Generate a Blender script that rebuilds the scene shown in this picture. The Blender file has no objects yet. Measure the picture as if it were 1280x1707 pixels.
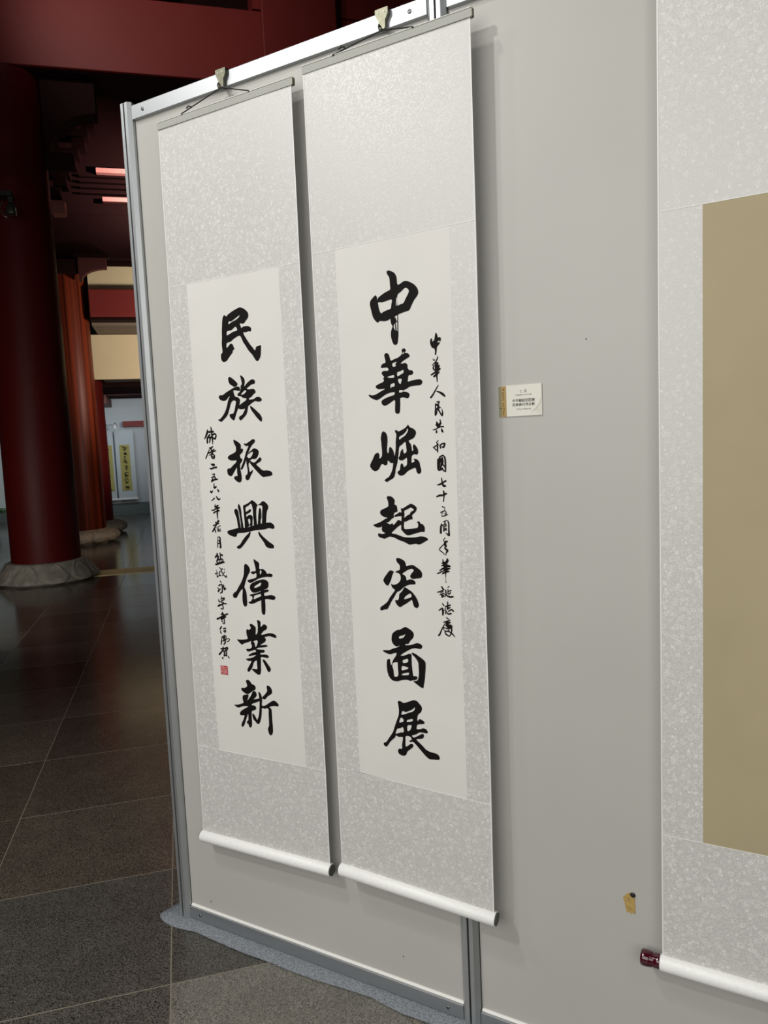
import bpy, math, random
from mathutils import Vector, Matrix, noise
from mathutils.geometry import delaunay_2d_cdt
R2 = math.sqrt(.5)
scn = bpy.context.scene

# ------------------------------------------------------------------ camera
YAW, PITCH, ROLL, FPX = -0.5229, 0.09543, -0.04449, 1249.87
cam_d = bpy.data.cameras.new('camera')
cam = bpy.data.objects.new('camera', cam_d)
scn.collection.objects.link(cam)
_cy, _sy = math.cos(YAW), math.sin(YAW)
_f = Vector((_sy*math.cos(PITCH), _cy*math.cos(PITCH), -math.sin(PITCH)))
_r = Vector((_cy, -_sy, 0)); _u = _r.cross(_f)
_rr = _r*math.cos(ROLL)+_u*math.sin(ROLL); _uu = -_r*math.sin(ROLL)+_u*math.cos(ROLL)
M = Matrix((_rr, _uu, -_f)).transposed().to_4x4()
M.translation = Vector((1.80903, -1.68409, 1.55017))
cam.matrix_world = M
cam_d.sensor_fit = 'VERTICAL'; cam_d.sensor_height = 36.0
cam_d.lens = FPX/1707*36.0
cam_d.clip_start = .05; cam_d.clip_end = 100
scn.camera = cam

# ------------------------------------------------------------------ world, exposure
w = bpy.data.worlds.new('world'); scn.world = w; w.use_nodes = True
w.node_tree.nodes['Background'].inputs[0].default_value = (.75, .8, 1, 1)
w.node_tree.nodes['Background'].inputs[1].default_value = 0.05
vs = scn.view_settings
vs.view_transform = 'Standard'; vs.look = 'None'; vs.gamma = 1; vs.exposure = -0.05
vs.use_curve_mapping = False

# ------------------------------------------------------------------ lamps
def H(s, t, z):
    """hall coordinates (the hall is turned 45 degrees to the display panels) -> world"""
    return Vector(((s-t)*R2, (s+t)*R2, z))
def lamp(kind, loc, to, power, size, color=(1, 1, 1), angle=60, blend=.5, size_y=None):
    d = bpy.data.lights.new('lamp', kind); d.energy = power; d.color = color
    if kind == 'SPOT':
        d.shadow_soft_size = size; d.spot_size = math.radians(angle); d.spot_blend = blend
    elif kind == 'AREA':
        d.size = size
        if size_y: d.shape = 'RECTANGLE'; d.size_y = size_y
    else: d.shadow_soft_size = size
    o = bpy.data.objects.new('lamp', d); scn.collection.objects.link(o)
    o.location = loc
    o.rotation_euler = (Vector(to)-Vector(loc)).to_track_quat('-Z', 'Y').to_euler()
    return o
# exhibition spotlights above and in front of the panels
lamp('SPOT', (-.8, -3.0, 4.0), (1.0, 0, 1.15), 195, .13, (1, .985, .955), 80, .6)
lamp('SPOT', (-.9, -2.4, 5.5), (1.0, 0, 1.2), 190, .15, (1, .985, .955), 75, .6)
lamp('SPOT', (-2.3, -2.3, 4.6), (0.9, 0, 1.2), 60, .14, (1, .985, .96), 80, .6)
lamp('SPOT', (3.2, -2.4, 4.4), (1.9, 0, 1.3), 42, .25, (.97, .98, 1), 85, .7)
# soft unseen fill added to lighten the panel shadows
lamp('AREA', (.6, -4.2, 2.4), (.9, 0, .6), 88, 3.0, (1, .99, .96))
lamp('AREA', (3.6, -3.6, 2.3), (1.3, 0, .9), 42, 2.2, (1, .985, .95))
# added unseen lamps: warm on beams and column bases, cool for far-room daylight
lamp('SPOT', H(2.2, 9.3, 2.7), H(-.9, 12.8, 3.5), 560, .25, (1, .92, .8), 70, .6)
lamp('SPOT', H(.6, 9.9, 5.7), H(-.4, 11.3, 5.98), 380, .05, (1, .84, .78), 80, 1.0)
lamp('AREA', H(-1.2, 15.4, 2.55), H(-1.2, 17.4, .9), 16, 1.2, (.82, .91, 1))
lamp('AREA', H(-4.5, 14.5, 2.6), H(-4.2, 17.4, .9), 18, 1.2, (.85, .97, .93))
lamp('AREA', H(-2.6, 4.2, .9), H(-1.7, 7.4, .5), 22, 1.0, (1, .92, .85))
lamp('AREA', H(.5, 9.0, 1.5), H(-1.4, 11.4, .3), 16, .5, (1, .9, .8))
# unseen spot added to brighten the high beam
lamp('SPOT', H(-1.5, 4.0, 7.2), H(.1, 7.3, 6.75), 240, .3, (1, .88, .84), 60, .9)
INK=[
(1,'B','2106,15914 2180,15864 2239,15907 2421,15984 2600,16036 2709,16052 2855,15988 2964,15885 2984,15793 2951,15724 2871,15660 2791,15596 2663,15618 2674,15568 2706,15490 2773,15516 2881,15523 2986,15500 3056,15443 3035,15361 2955,15370 2835,15353 2772,15368 2778,15310 2854,15187 2970,15028 3068,14920 3146,14830 3195,14923 3281,14939 3362,14948 3356,14826 3333,14666 3274,14573 3207,14530 3146,14568 3051,14708 2913,14853 2817,14994 2739,15100 2684,15221 2624,15285 2514,15264 2400,15218 2285,15155 2139,15128 2127,14996 2210,15054 2280,15101 2355,15073 2382,15004 2410,14943 2352,14907 2325,14843 2205,14737 2097,14638 1983,14615 1909,14672 1896,14783 1913,14849 1961,14886 1960,14995 1953,15130 1975,15296 1982,15462 2003,15627 2036,15823|h2255,15715 2354,15711 2491,15770 2626,15828 2671,15847 2633,15786 2509,15727 2375,15693 2249,15641|h2178,15458 2333,15466 2494,15547 2550,15442 2395,15417 2168,15342'),
(1,'B','2169,14187 2286,14119 2389,14035 2445,13964 2401,13908 2311,13893 2226,13938 2152,13986 2115,14073 2115,14149|2309,13873 2410,13894 2497,13880 2525,13824 2517,13774 2455,13769 2347,13795 2275,13783 2294,13689 2332,13619 2440,13586 2499,13507 2466,13374 2452,13342 2389,13244 2311,13096 2243,12956 2188,12967 2095,13049 2079,13126 2136,13140 2226,13152 2279,13251 2323,13383 2343,13483 2257,13514 2187,13476 2135,13395 2093,13295 2025,13146 1950,13065 1829,12977 1769,12937 1691,12955 1638,13004 1719,13017 1842,13122 1944,13253 2013,13402 2056,13519 2135,13649 2064,13603 1991,13540 1877,13525 1767,13563 1716,13634 1756,13692 1869,13692 2010,13759 2172,13824|2430,13335 2534,13404 2716,13493 2720,13543 2613,13563 2530,13614 2443,13628 2415,13681 2508,13741 2547,13822 2554,13905 2601,13952 2580,14087 2556,14198 2640,14157 2703,14078 2708,13977 2683,13879 2798,13970 2934,14043 3020,14049 3080,13999 3053,13926 2944,13910 2832,13852 2764,13807 2870,13782 2999,13790 3070,13735 3064,13669 3009,13648 2917,13571 2840,13543 2836,13502 2998,13508 3087,13552 3194,13553 3274,13498 3259,13433 3141,13424 3047,13447 2948,13411 2835,13352 2777,13305 2746,13190 2682,13076 2543,12974 2474,12935 2423,12989 2439,13047 2553,13100 2627,13197 2664,13253 2522,13250 2425,13276|h2544,13655 2604,13718 2718,13777 2735,13725 2643,13665|2865,13325 2958,13269 3079,13171 3198,13064 3250,12962 3237,12880 3194,12873 3084,12971 2947,13128 2869,13233 2848,13293'),
(1,'B','2186,12404 2293,12357 2398,12285 2425,12208 2413,12149 2485,12138 2487,12078 2443,12020 2372,11971 2376,11885 2440,11849 2423,11781 2350,11697 2349,11560 2371,11422 2378,11285 2342,11199 2262,11179 2176,11218 2102,11280 2101,11340 2166,11365 2222,11364 2220,11476 2219,11606 2108,11478 2020,11376 1952,11365 1876,11413 1851,11518 1891,11586 1982,11593 2079,11669 2198,11752 2225,11812 2091,11810 1980,11827 1912,11880 1933,11940 2015,11981 2154,12028 2225,12078 2235,12197 2177,12302 2161,12371|2531,12289 2618,12277 2754,12340 2867,12395 2941,12375 2935,12308 2832,12227 2760,12145 2685,12029 2621,11912 2554,11761 2477,11626 2403,11542 2361,11568 2401,11645 2478,11780 2544,11914 2599,12049 2699,12207 2612,12205 2549,12246|2684,12012 2798,12085 2889,12138 2995,12112 3055,12052 3036,11951 2976,11869 2887,11829 2801,11840 2721,11799 2670,11843 2738,11875 2809,11941 2849,12041 2772,12027 2681,11979|2588,11913 2693,11859 2708,11774 2658,11690 2669,11554 2695,11468 2776,11526 2800,11509 2780,11450 2720,11382 2645,11264 2566,11236 2515,11283 2522,11368 2592,11419 2611,11521 2591,11675 2580,11811|2699,11800 2794,11755 2879,11736 3016,11834 3084,11879 3136,11848 3120,11781 3030,11732 2940,11684 3041,11597 3163,11510 3333,11507 3457,11472 3493,11387 3406,11347 3256,11332 3159,11322 3087,11360 2966,11463 2825,11602 2725,11706'),
(1,'B','1724,9764 1829,9793 2038,9841 2130,9861 2311,9873 2445,9875 2760,9959 3091,10016 3307,10037 3409,9988 3450,9912 3399,9855 3315,9867 3230,9874 3098,9837 2880,9815 2703,9794 2524,9755 2343,9725 2140,9712 2082,9693 2030,9604 1927,9601 1816,9634 1728,9676 1709,9728|2064,10419 2130,10402 2169,10333 2182,10211 2201,10037 2220,9854 2141,9852 2115,9948 2096,10123 2049,10244 2017,10349|2200,10563 2259,10473 2278,10369 2283,10212 2303,10056 2321,9856 2242,9854 2233,10020 2214,10194 2193,10350 2163,10472|2363,10508 2500,10560 2615,10621 2696,10668 2791,10621 2882,10536 2856,10476 2834,10390 2820,10218 2822,10046 2824,9935 2714,9933 2714,10062 2704,10217 2707,10389 2675,10535 2633,10561 2540,10500 2448,10456 2446,10301 2465,10128 2486,9972 2466,9867 2378,9874 2379,10022 2372,10213 2363,10369|2448,10327 2528,10362 2598,10409 2647,10389 2614,10328 2522,10284 2442,10257|2458,10171 2563,10241 2650,10234 2686,10182 2670,10061 2648,9923 2550,9938 2590,10025 2576,10129 2532,10128 2507,10093 2523,10024 2537,9921 2447,9902|2939,10425 2973,10446 3005,10392 3001,10169 2967,10100 2956,9954 2857,9935 2876,10099 2898,10271|2881,10524 2982,10571 3085,10644 3179,10605 3259,10529 3267,10444 3214,10359 3182,10223 3155,10017 3129,9957 3010,9955 3024,10135 3037,10306 3060,10460 3032,10515 2957,10528|2535,9756 2577,9731 2531,9625 2438,9518 2316,9392 2195,9283 2102,9248 2036,9269 2039,9313 2158,9379 2257,9496 2380,9621 2498,9711|2881,9775 2957,9688 3079,9588 3222,9489 3366,9407 3393,9348 3358,9304 3208,9303 3104,9348 3047,9449 2948,9567 2878,9651 2856,9737'),
(1,'B','2314,8813 2400,8772 2459,8678 2452,8590 2376,8481 2299,8353 2242,8208 2212,8118 2252,8049 2277,7944 2285,7767 2280,7624 2246,7559 2188,7546 2136,7596 2115,7702 2119,7863 2140,8060 2042,7983 1966,7888 1901,7795 1831,7772 1775,7795 1758,7866 1810,7932 1906,7992 1984,8104 2086,8235 2165,8363 2222,8508 2247,8686 2261,8775|2620,8966 2722,8918 2796,8877 2819,8817 2805,8712 2857,8680 2924,8697 3028,8645 3087,8561 3175,8577 3269,8553 3277,8510 3220,8472 3102,8475 3014,8462 2882,8437 2747,8395 2609,8326 2471,8265 2393,8270 2342,8329 2434,8360 2570,8394 2685,8444 2683,8567 2591,8518 2515,8541 2478,8574 2565,8605 2665,8618 2672,8706 2639,8844|h2820,8626 2876,8646 2883,8594 2833,8522|2443,8202 2515,8259 2653,8320 2788,8362 2944,8392 3050,8368 3111,8310 3107,8206 3054,8133 2942,8091 2808,8048 2671,7996 2537,7978 2452,8026 2414,8112|h2596,8167 2712,8235 2838,8295 2832,8225 2774,8178 2660,8136 2593,8123|2385,7898 2512,7941 2670,7978 2806,8031 2942,8083 3074,8108 3111,8076 3069,8038 2935,7995 2756,7948 2598,7903 2528,7872 2439,7869|2334,7681 2427,7723 2489,7798 2484,7878 2555,7874 2533,7784 2704,7848 2840,7901 3038,7923 3170,7952 3298,7931 3337,7882 3278,7814 3160,7818 3031,7826 2875,7789 2695,7733 2557,7670 2443,7639 2355,7656|2820,8066 2942,8083 2931,7951 2952,7795 2954,7620 2935,7425 2908,7361 2831,7361 2801,7450 2804,7661 2816,7873'),
(1,'B','2326,7021 2396,7048 2482,7007 2544,6951 2540,6843 2532,6735 2599,6795 2617,6886 2624,6975 2622,7082 2606,7160 2673,7175 2736,7127 2727,7020 2747,6986 2841,7068 2928,7055 2967,6987 2917,6912 2826,6869 2729,6754 2886,6786 3020,6825 3151,6828 3256,6794 3285,6744 3250,6705 3164,6715 3035,6738 2902,6708 2857,6695 2895,6627 2857,6553 2753,6489 2682,6438 2839,6462 2927,6462 2935,6427 2856,6396 2699,6368 2586,6348 2469,6282 2330,6232 2215,6202 2160,6223 2153,6277 2244,6286 2338,6322 2366,6397 2327,6465 2354,6531 2261,6495 2098,6443 1991,6392 1914,6434 1818,6524 1923,6534 2084,6550 2224,6590 2197,6687 2185,6811 2224,6878 2290,6857 2363,6917 2334,6977|h2433,6529 2560,6577 2589,6527 2561,6452 2522,6377 2488,6382 2474,6480|2471,6300 2561,6309 2694,6309 2805,6313 2828,6265 2776,6224 2675,6205 2672,6160 2817,6175 2926,6169 2966,6120 2919,6079 2810,6085 2676,6080 2667,5962 2656,5818 2649,5673 2615,5570 2545,5538 2458,5569 2329,5654 2322,5698 2423,5701 2514,5711 2513,5837 2511,5963 2442,5937 2392,5878 2337,5745 2261,5646 2188,5586 2144,5605 2149,5669 2227,5787 2317,5924 2192,5919 2105,5964 2175,5989 2360,6037 2502,6124 2388,6103 2227,6067 2242,6114 2371,6182 2510,6232|2750,6025 2825,5998 2926,5884 3002,5786 3002,5723 2943,5663 2890,5692 2832,5802 2764,5919 2735,5979'),
(1,'B','2050,5293 2111,5340 2189,5319 2273,5229 2361,5204 2402,5146 2385,5071 2278,5012 2182,4944 2087,4895 1974,4917 1875,4977 1849,5029 1894,5068 1963,5066 2083,5132 2077,5205|1897,4824 1993,4868 2109,4889 2102,4805 2047,4688 2198,4855 2277,4993 2325,5027 2391,5008 2429,4913 2365,4823 2292,4762 2512,4825 2581,4852 2609,4784 2481,4720 2271,4636 2198,4580 2334,4572 2375,4514 2347,4455 2253,4414 2193,4369 2182,4229 2181,4082 2171,3951 2119,3873 2063,3888 2035,3967 1990,3979 1991,4053 2044,4089 2054,4210 2049,4283 2008,4203 1952,4084 1881,3925 1817,3850 1761,3869 1785,3966 1860,4089 1905,4216 1776,4197 1729,4245 1788,4337 1934,4432 2079,4518 1894,4500 1798,4468 1702,4427 1610,4442 1539,4497 1663,4514 1806,4562 1903,4612 1877,4719|2212,4322 2278,4299 2350,4199 2380,4149 2446,4269 2487,4457 2509,4642 2520,4789 2499,4950 2499,5014 2559,4994 2603,4910 2616,4784 2596,4618 2721,4636 2861,4728 2953,4786 3044,4829 3130,4802 3212,4732 3185,4670 3076,4668 2942,4640 2873,4604 2936,4558 2947,4416 2945,4235 2953,4055 2946,3873 2912,3794 2860,3750 2810,3769 2773,3863 2768,3953 2812,4033 2822,4216 2824,4398 2834,4526 2782,4563 2690,4532 2590,4536 2565,4359 2531,4208 2475,4072 2427,4032 2360,4036 2318,4084 2253,4130 2215,4216|2845,5252 2921,5240 2992,5159 3000,5053 2936,4990 2831,4922 2735,4828 2668,4819 2615,4857 2723,4962 2821,5083 2813,5208'),
(2,'B','2281,16203 2349,16213 2431,16177 2503,16123 2548,16024 2565,15851 2648,15861 2733,15902 2815,15902 2911,15860 3022,15788 3098,15693 3126,15591 3090,15512 3005,15424 2935,15320 2881,15227 2847,15196 2747,15179 2613,15153 2529,15127 2443,15094 2342,15077 2289,15040 2169,15018 2033,15040 1971,15007 1913,15047 1841,15151 1798,15317 1767,15481 1794,15565 1858,15623 1938,15677 1975,15629 1979,15563 1989,15562 1997,15590 2047,15627 2170,15690 2291,15732 2360,15765 2357,15880 2348,16039 2294,16132|h2006,15495 2108,15482 2245,15500 2364,15521 2396,15488 2375,15404 2353,15306 2267,15281 2147,15252 2077,15221 2030,15303 2010,15407|h2552,15597 2655,15668 2758,15740 2823,15728 2869,15668 2850,15600 2779,15496 2708,15391 2624,15373 2540,15362|h2515,15530 2536,15541 2524,15371 2499,15360|2334,15092 2443,15094 2475,15061 2505,14986 2538,14975 2504,14964 2435,14922 2416,14881 2414,14838 2460,14760 2535,14738 2534,14622 2515,14509 2495,14439 2443,14415 2393,14434 2355,14511 2327,14630 2333,14745 2363,14829 2382,14877 2343,14947|2530,15141 2549,15139 2536,14723 2512,14726|2454,14963 2474,14961 2492,14728 2462,14731'),
(2,'B','2110,14207 2171,14245 2230,14217 2260,14141 2289,14051 2392,14078 2495,14105 2581,14155 2617,14210 2607,14268 2639,14309 2697,14303 2723,14257 2692,14202 2766,14188 2813,14141 2814,14097 2726,14055 2624,14006 2563,13954 2638,13954 2705,13956 2752,13901 2749,13843 2796,13774 2862,13769 2905,13715 2865,13660 2773,13653 2754,13589 2741,13503 2833,13518 2949,13531 3064,13536 3128,13502 3138,13444 3074,13391 2943,13390 2793,13376 2691,13325 2624,13308 2605,13273 2688,13260 2769,13210 2766,13138 2714,13098 2615,13126 2514,13118 2507,12994 2490,12803 2461,12746 2410,12737 2361,12767 2351,12856 2359,13077 2237,13025 2114,12966 2036,12961 1978,13012 1982,13086 2053,13126 2141,13157 2280,13193 2349,13210 2352,13276 2215,13263 2093,13227 1969,13161 1879,13120 1809,13115 1689,13165 1605,13238 1624,13259 1728,13237 1835,13260 1977,13324 2092,13368 2014,13374 1893,13378 1826,13425 1828,13462 1900,13501 2058,13556 2054,13645 2081,13665 2024,13728 2015,13781 2072,13817 2192,13810 2211,13853 2162,13894 2007,13896 2010,13943 2047,13992 2134,14014 2129,14095|h2328,13974 2388,13998 2456,14007 2411,13952 2426,13907 2349,13892 2326,13931|h2452,13745 2546,13773 2630,13795 2627,13723 2541,13686 2464,13649|h2469,13583 2578,13581 2558,13517 2539,13460 2490,13493|h2251,13467 2363,13496 2359,13415 2282,13406 2255,13371|h2167,13658 2253,13680 2356,13697 2356,13628 2234,13633|h2493,13310 2590,13308 2591,13267 2495,13251|h2631,14208 2677,14233 2658,14184 2629,14172'),
(2,'B','1985,12324 2061,12283 2095,12199 2099,12079 2076,11900 2079,11794 2113,11778 2137,11898 2181,11926 2238,11857 2268,11773 2282,11698 2321,11637 2248,11534 2195,11520 2144,11536 2111,11575 2077,11583 2064,11493 1993,11467 1934,11504 1880,11482 1813,11377 1713,11326 1626,11358 1560,11443 1573,11519 1650,11640 1719,11760 1809,11790 1845,11741 1845,11642 1909,11694 1927,11784 1921,11935 1914,12056 1907,12162 1940,12281|2321,12316 2365,12340 2423,12304 2526,12337 2630,12391 2700,12454 2747,12393 2829,12360 2900,12298 2909,12224 2851,12131 2766,12090 2697,12056 2752,11980 2771,11906 2786,11802 2821,11838 2807,11905 2835,11970 2892,11931 2946,11841 2950,11753 2906,11710 2841,11727 2772,11684 2760,11611 2756,11522 2823,11535 2841,11564 2819,11609 2910,11599 2973,11531 2993,11428 3017,11339 3002,11265 2934,11237 2887,11290 2858,11386 2748,11359 2628,11302 2540,11228 2453,11200 2386,11223 2346,11277 2374,11321 2418,11350 2441,11470 2486,11513 2518,11468 2540,11415 2619,11466 2632,11555 2627,11644 2575,11616 2489,11580 2413,11597 2394,11650 2427,11694 2457,11798 2520,11870 2534,11810 2557,11750 2626,11792 2623,11911 2604,12038 2508,11974 2429,11918 2406,11799 2382,11650 2349,11502 2299,11368 2286,11278 2247,11173 2193,11128 2104,11084 2032,11047 1964,11086 2020,11138 2091,11175 2166,11280 2215,11399 2240,11549 2291,11713 2325,11891 2334,12070 2359,12218|h2442,12170 2554,12225 2651,12309 2662,12360 2694,12336 2675,12278 2603,12193 2517,12145 2438,12099'),
(2,'B','2004,10659 2049,10689 2135,10682 2202,10636 2233,10568 2221,10484 2280,10454 2301,10355 2298,10298 2219,10271 2185,10217 2196,10157 2124,10110 2032,10032 1979,10016 1889,9968 1797,9897 1689,9884 1610,9909 1571,9950 1659,9980 1804,10036 1931,10107 2003,10139 1916,10153 1830,10198 1789,10259 1819,10329 1928,10376 2035,10430 2041,10537|2207,10202 2286,10241 2366,10288 2425,10258 2421,10190 2318,10181 2230,10160|1823,9890 1871,9968 1979,10008 2064,9971 2136,10003 2168,9958 2241,10020 2313,10090 2397,10053 2429,9993 2305,9922 2179,9820 2105,9745 2243,9722 2447,9658 2617,9650 2787,9659 2922,9686 3055,9674 3135,9616 3050,9561 2896,9481 2779,9493 2608,9468 2542,9493 2441,9536 2305,9578 2169,9636 2031,9655 1905,9601 1817,9611 1730,9640 1697,9693 1726,9736 1805,9719 1912,9737 1827,9797|2400,10386 2448,10379 2552,10433 2674,10496 2774,10471 2846,10404 2834,10329 2781,10269 2711,10208 2724,10118 2621,10094 2534,10047 2482,10039 2471,9872 2627,9867 2831,9894 2867,9940 2869,10000 2838,10045 2906,10061 2937,10009 3002,9987 3049,9913 3041,9801 2961,9799 2825,9766 2654,9717 2552,9706 2485,9743 2403,9825 2388,9870 2396,10022 2413,10190 2410,10311|h2496,10319 2600,10365 2687,10403 2768,10344 2682,10298 2645,10238 2576,10207 2487,10145 2500,10236'),
(2,'B','2203,9091 2265,9119 2384,9083 2459,9024 2488,8918 2584,8946 2686,8953 2769,8908 2867,8844 2923,8771 2923,8672 2874,8632 2789,8620 2670,8598 2611,8618 2587,8663 2625,8733 2697,8813 2648,8857 2544,8829 2438,8770 2366,8713 2434,8678 2474,8618 2480,8557 2584,8586 2669,8575 2731,8525 2723,8471 2663,8460 2560,8446 2438,8400 2366,8350 2276,8274 2186,8230 2111,8116 2016,7984 1939,7853 1881,7770 1791,7748 1691,7717 1666,7754 1687,7811 1780,7873 1891,7960 1968,8075 2062,8191 2128,8281 2052,8346 2022,8446 2073,8418 2161,8431 2251,8482 2307,8563 2312,8656 2263,8723 2160,8749 2232,8791 2294,8817 2299,8933 2225,9007|1986,8771 2057,8786 2116,8754 2068,8659 2026,8532 1949,8403 1895,8387 1836,8443 1799,8519 1854,8616|2419,8376 2503,8335 2620,8265 2717,8156 2772,8052 2801,7947 2781,7884 2729,7857 2662,7890 2632,7981 2602,8056 2469,7969 2362,7907 2255,7848 2170,7901 2122,7992 2141,8024 2211,8029 2241,8109 2254,8188 2327,8254 2364,8303|h2387,8064 2425,8137 2567,8223 2606,8149 2544,8106 2439,8076'),
(2,'B','2137,7240 2217,7255 2316,7311 2387,7341 2489,7303 2589,7234 2619,7151 2581,7062 2509,6992 2453,6909 2365,6892 2364,6861 2503,6882 2608,6916 2696,6951 2797,6935 2846,6885 2818,6820 2757,6802 2655,6812 2533,6784 2427,6726 2283,6640 2210,6569 2351,6600 2458,6650 2526,6634 2522,6539 2523,6382 2533,6226 2552,6079 2638,6081 2671,6038 2634,5987 2529,5958 2459,5933 2372,5954 2213,5927 2105,5881 1981,5874 1893,5911 1826,5999 1788,6139 1786,6331 1812,6430 1885,6446 1891,6391 1912,6282 1952,6366 1992,6450 2068,6554 2089,6627 2000,6610 1909,6577 1802,6589 1683,6641 1726,6669 1879,6685 1988,6736 2114,6780 2205,6837 2098,6802 2012,6849 1963,6940 1969,7051 2009,7150|h2181,7063 2235,7095 2306,7114 2369,7151 2340,7086 2285,7041 2197,7022|h1969,6352 2104,6386 2110,6272 2113,6034 1996,5996 1977,6161 1947,6278|h2265,6456 2408,6511 2412,6425 2280,6387|h2240,6303 2406,6282 2395,6242 2226,6187|h2230,6096 2417,6149 2410,6085 2237,6057|2528,6681 2614,6675 2715,6623 2848,6544 2912,6473 2915,6349 2900,6207 2875,6016 2844,5887 2822,5790 2746,5804 2645,5862 2545,5936 2633,5955 2687,6009 2714,6153 2714,6310 2707,6450 2626,6566 2560,6622'),
(2,'B','2060,5323 2106,5361 2167,5346 2237,5323 2362,5365 2504,5429 2608,5431 2675,5376 2749,5300 2757,5214 2715,5129 2644,5071 2612,4955 2627,4893 2673,4956 2758,4937 2816,4891 2788,4839 2614,4796 2582,4679 2678,4686 2766,4724 2851,4714 2903,4643 2863,4605 2778,4607 2656,4595 2567,4533 2433,4476 2493,4433 2600,4490 2724,4566 2776,4567 2781,4488 2718,4438 2561,4396 2644,4321 2744,4242 2827,4169 2945,4126 3080,4118 3180,4080 3211,4006 3175,3955 3056,3943 2919,3930 2819,3984 2719,4078 2620,4173 2520,4269 2452,4313 2381,4293 2344,4319 2419,4364 2405,4418 2336,4447 2246,4424 2238,4318 2233,4155 2306,4184 2379,4245 2449,4249 2460,4186 2372,4098 2280,4018 2240,3930 2176,3886 2096,3888 2017,3923 1998,3993 2033,4056 2123,4072 2128,4186 2165,4387 2049,4376 1961,4402 1931,4348 1846,4269 1770,4191 1682,4070 1635,4045 1573,4084 1585,4144 1660,4181 1758,4320 1875,4486 1927,4624 1968,4728 2019,4849 2069,4970 2084,5101 2074,5244|h2150,4998 2191,5100 2278,5084 2386,5128 2493,5192 2557,5249 2545,5183 2490,5128 2348,5067 2240,5019|h2077,4777 2129,4914 2206,4877 2194,4811|h2303,4860 2357,4892 2472,4926 2469,4869 2318,4822|h1954,4450 2006,4588 2096,4618 2178,4664 2199,4538 2091,4504|h2317,4726 2438,4752 2397,4626 2310,4580'),
(1,'S','1338,12803,30 1350,12741,51 1354,12654,51 1365,12523,61 1373,12418,46 1364,12314,25|1198,12731,30 1185,12653,71 1136,12567,61 1069,12474,31|1177,12505,61 1164,12356,61|1215,12669,51 1285,12666,61 1424,12668,60|1278,12588,51 1201,12512,51 1329,12507,61|1370,12575,51 1477,12605,50 1517,12543,50 1464,12458,60 1408,12487,40|1293,12500,61 1252,12362,41'),
(1,'S','1375,12244,25 1302,12203,51 1226,12201,31|1241,12179,20 1160,12058,41 1119,11989,36 1064,11903,41|1277,12186,41 1317,12115,61 1333,12036,51|1414,12164,30 1267,12073,51 1160,12054,41|1468,12119,40 1361,12087,41|1322,12036,36 1200,11978,20|1333,12036,51 1291,11958,51 1321,11905,51 1391,11903,51 1398,11981,51 1343,12018,41|1314,11949,31 1395,11946,30'),
(1,'S','1248,11731,31 1316,11707,82 1362,11706,81|1184,11609,20 1247,11590,51 1343,11619,51 1448,11630,61'),
(1,'S','1267,11427,20 1361,11434,41 1320,11369,20|1230,11335,31 1343,11360,41 1374,11324,51 1359,11280,41|1293,11325,26 1233,11238,51|1231,11220,51 1335,11267,51 1452,11284,51'),
(1,'S','1319,11157,26 1306,11078,41 1313,11025,56 1386,11064,51|1153,10933,41 1184,10893,62 1247,10946,21|1426,10989,26 1468,10936,71'),
(1,'S','1286,10720,46 1174,10649,21|1372,10769,41 1435,10689,61 1511,10707,31'),
(1,'S','1305,10538,26 1281,10467,41|1281,10463,41 1358,10485,51 1407,10512,51|1306,10423,31 1424,10441,56 1460,10446,41|1143,10368,26 1219,10369,41 1305,10410,41|1369,10468,51 1372,10379,62 1440,10357,51|1224,10289,52 1298,10325,41 1393,10353,62|1372,10370,62 1358,10219,51 1362,10104,21'),
(1,'S','1270,10013,41 1290,9978,41 1390,10051,72|1173,9909,36 1263,9937,41 1402,9984,26|1310,9943,26 1206,9824,52 1127,9729,42|1216,9807,47 1250,9722,47|1290,9840,21 1448,9914,26|1333,9800,46 1363,9747,46 1402,9784,36 1370,9819,31 1321,9800,31|1429,9829,15 1455,9794,21 1420,9731,15'),
(1,'S','1320,9586,21 1301,9442,31 1280,9262,31|1336,9568,21 1400,9570,46 1400,9436,52 1413,9311,52 1401,9248,41 1348,9309,21|1351,9470,41 1382,9426,52|1331,9380,41 1377,9372,41'),
(1,'S','1245,9072,52 1270,8947,62 1241,8892,52|1165,8961,52 1254,9036,62|1364,9094,41 1367,8987,41 1367,8924,41|1372,9050,31 1441,9034,67|1309,8993,26 1280,8929,31|1215,8864,42 1232,8792,52 1385,8799,52 1448,8846,52 1443,8918,41 1336,8905,42|1226,8855,31 1313,8904,31|1311,8886,36 1327,8805,31|1382,8897,36 1387,8817,31|1158,8753,52 1205,8750,52 1350,8797,62 1505,8831,41'),
(1,'S','1178,8573,21 1190,8447,26 1195,8365,42 1245,8404,21|1126,8461,42 1230,8503,21|1303,8660,31 1340,8617,26 1395,8511,31 1437,8450,36 1502,8400,41 1553,8384,41 1553,8447,21|1318,8561,21 1271,8424,47 1341,8423,31|1357,8608,21 1418,8638,21 1390,8583,21|1327,8535,21 1397,8529,26|1492,8543,26 1387,8412,21|1480,8614,36 1503,8611,26'),
(1,'S','1297,8253,31 1339,8201,31|1243,8114,52 1329,8155,37 1362,8121,47 1357,8003,42 1344,7921,52 1264,7884,21|1184,8038,32 1234,8005,42 1204,7939,63|1294,8017,26 1204,7930,32|1411,8151,31 1427,8062,62 1445,7999,52 1495,8048,42'),
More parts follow.
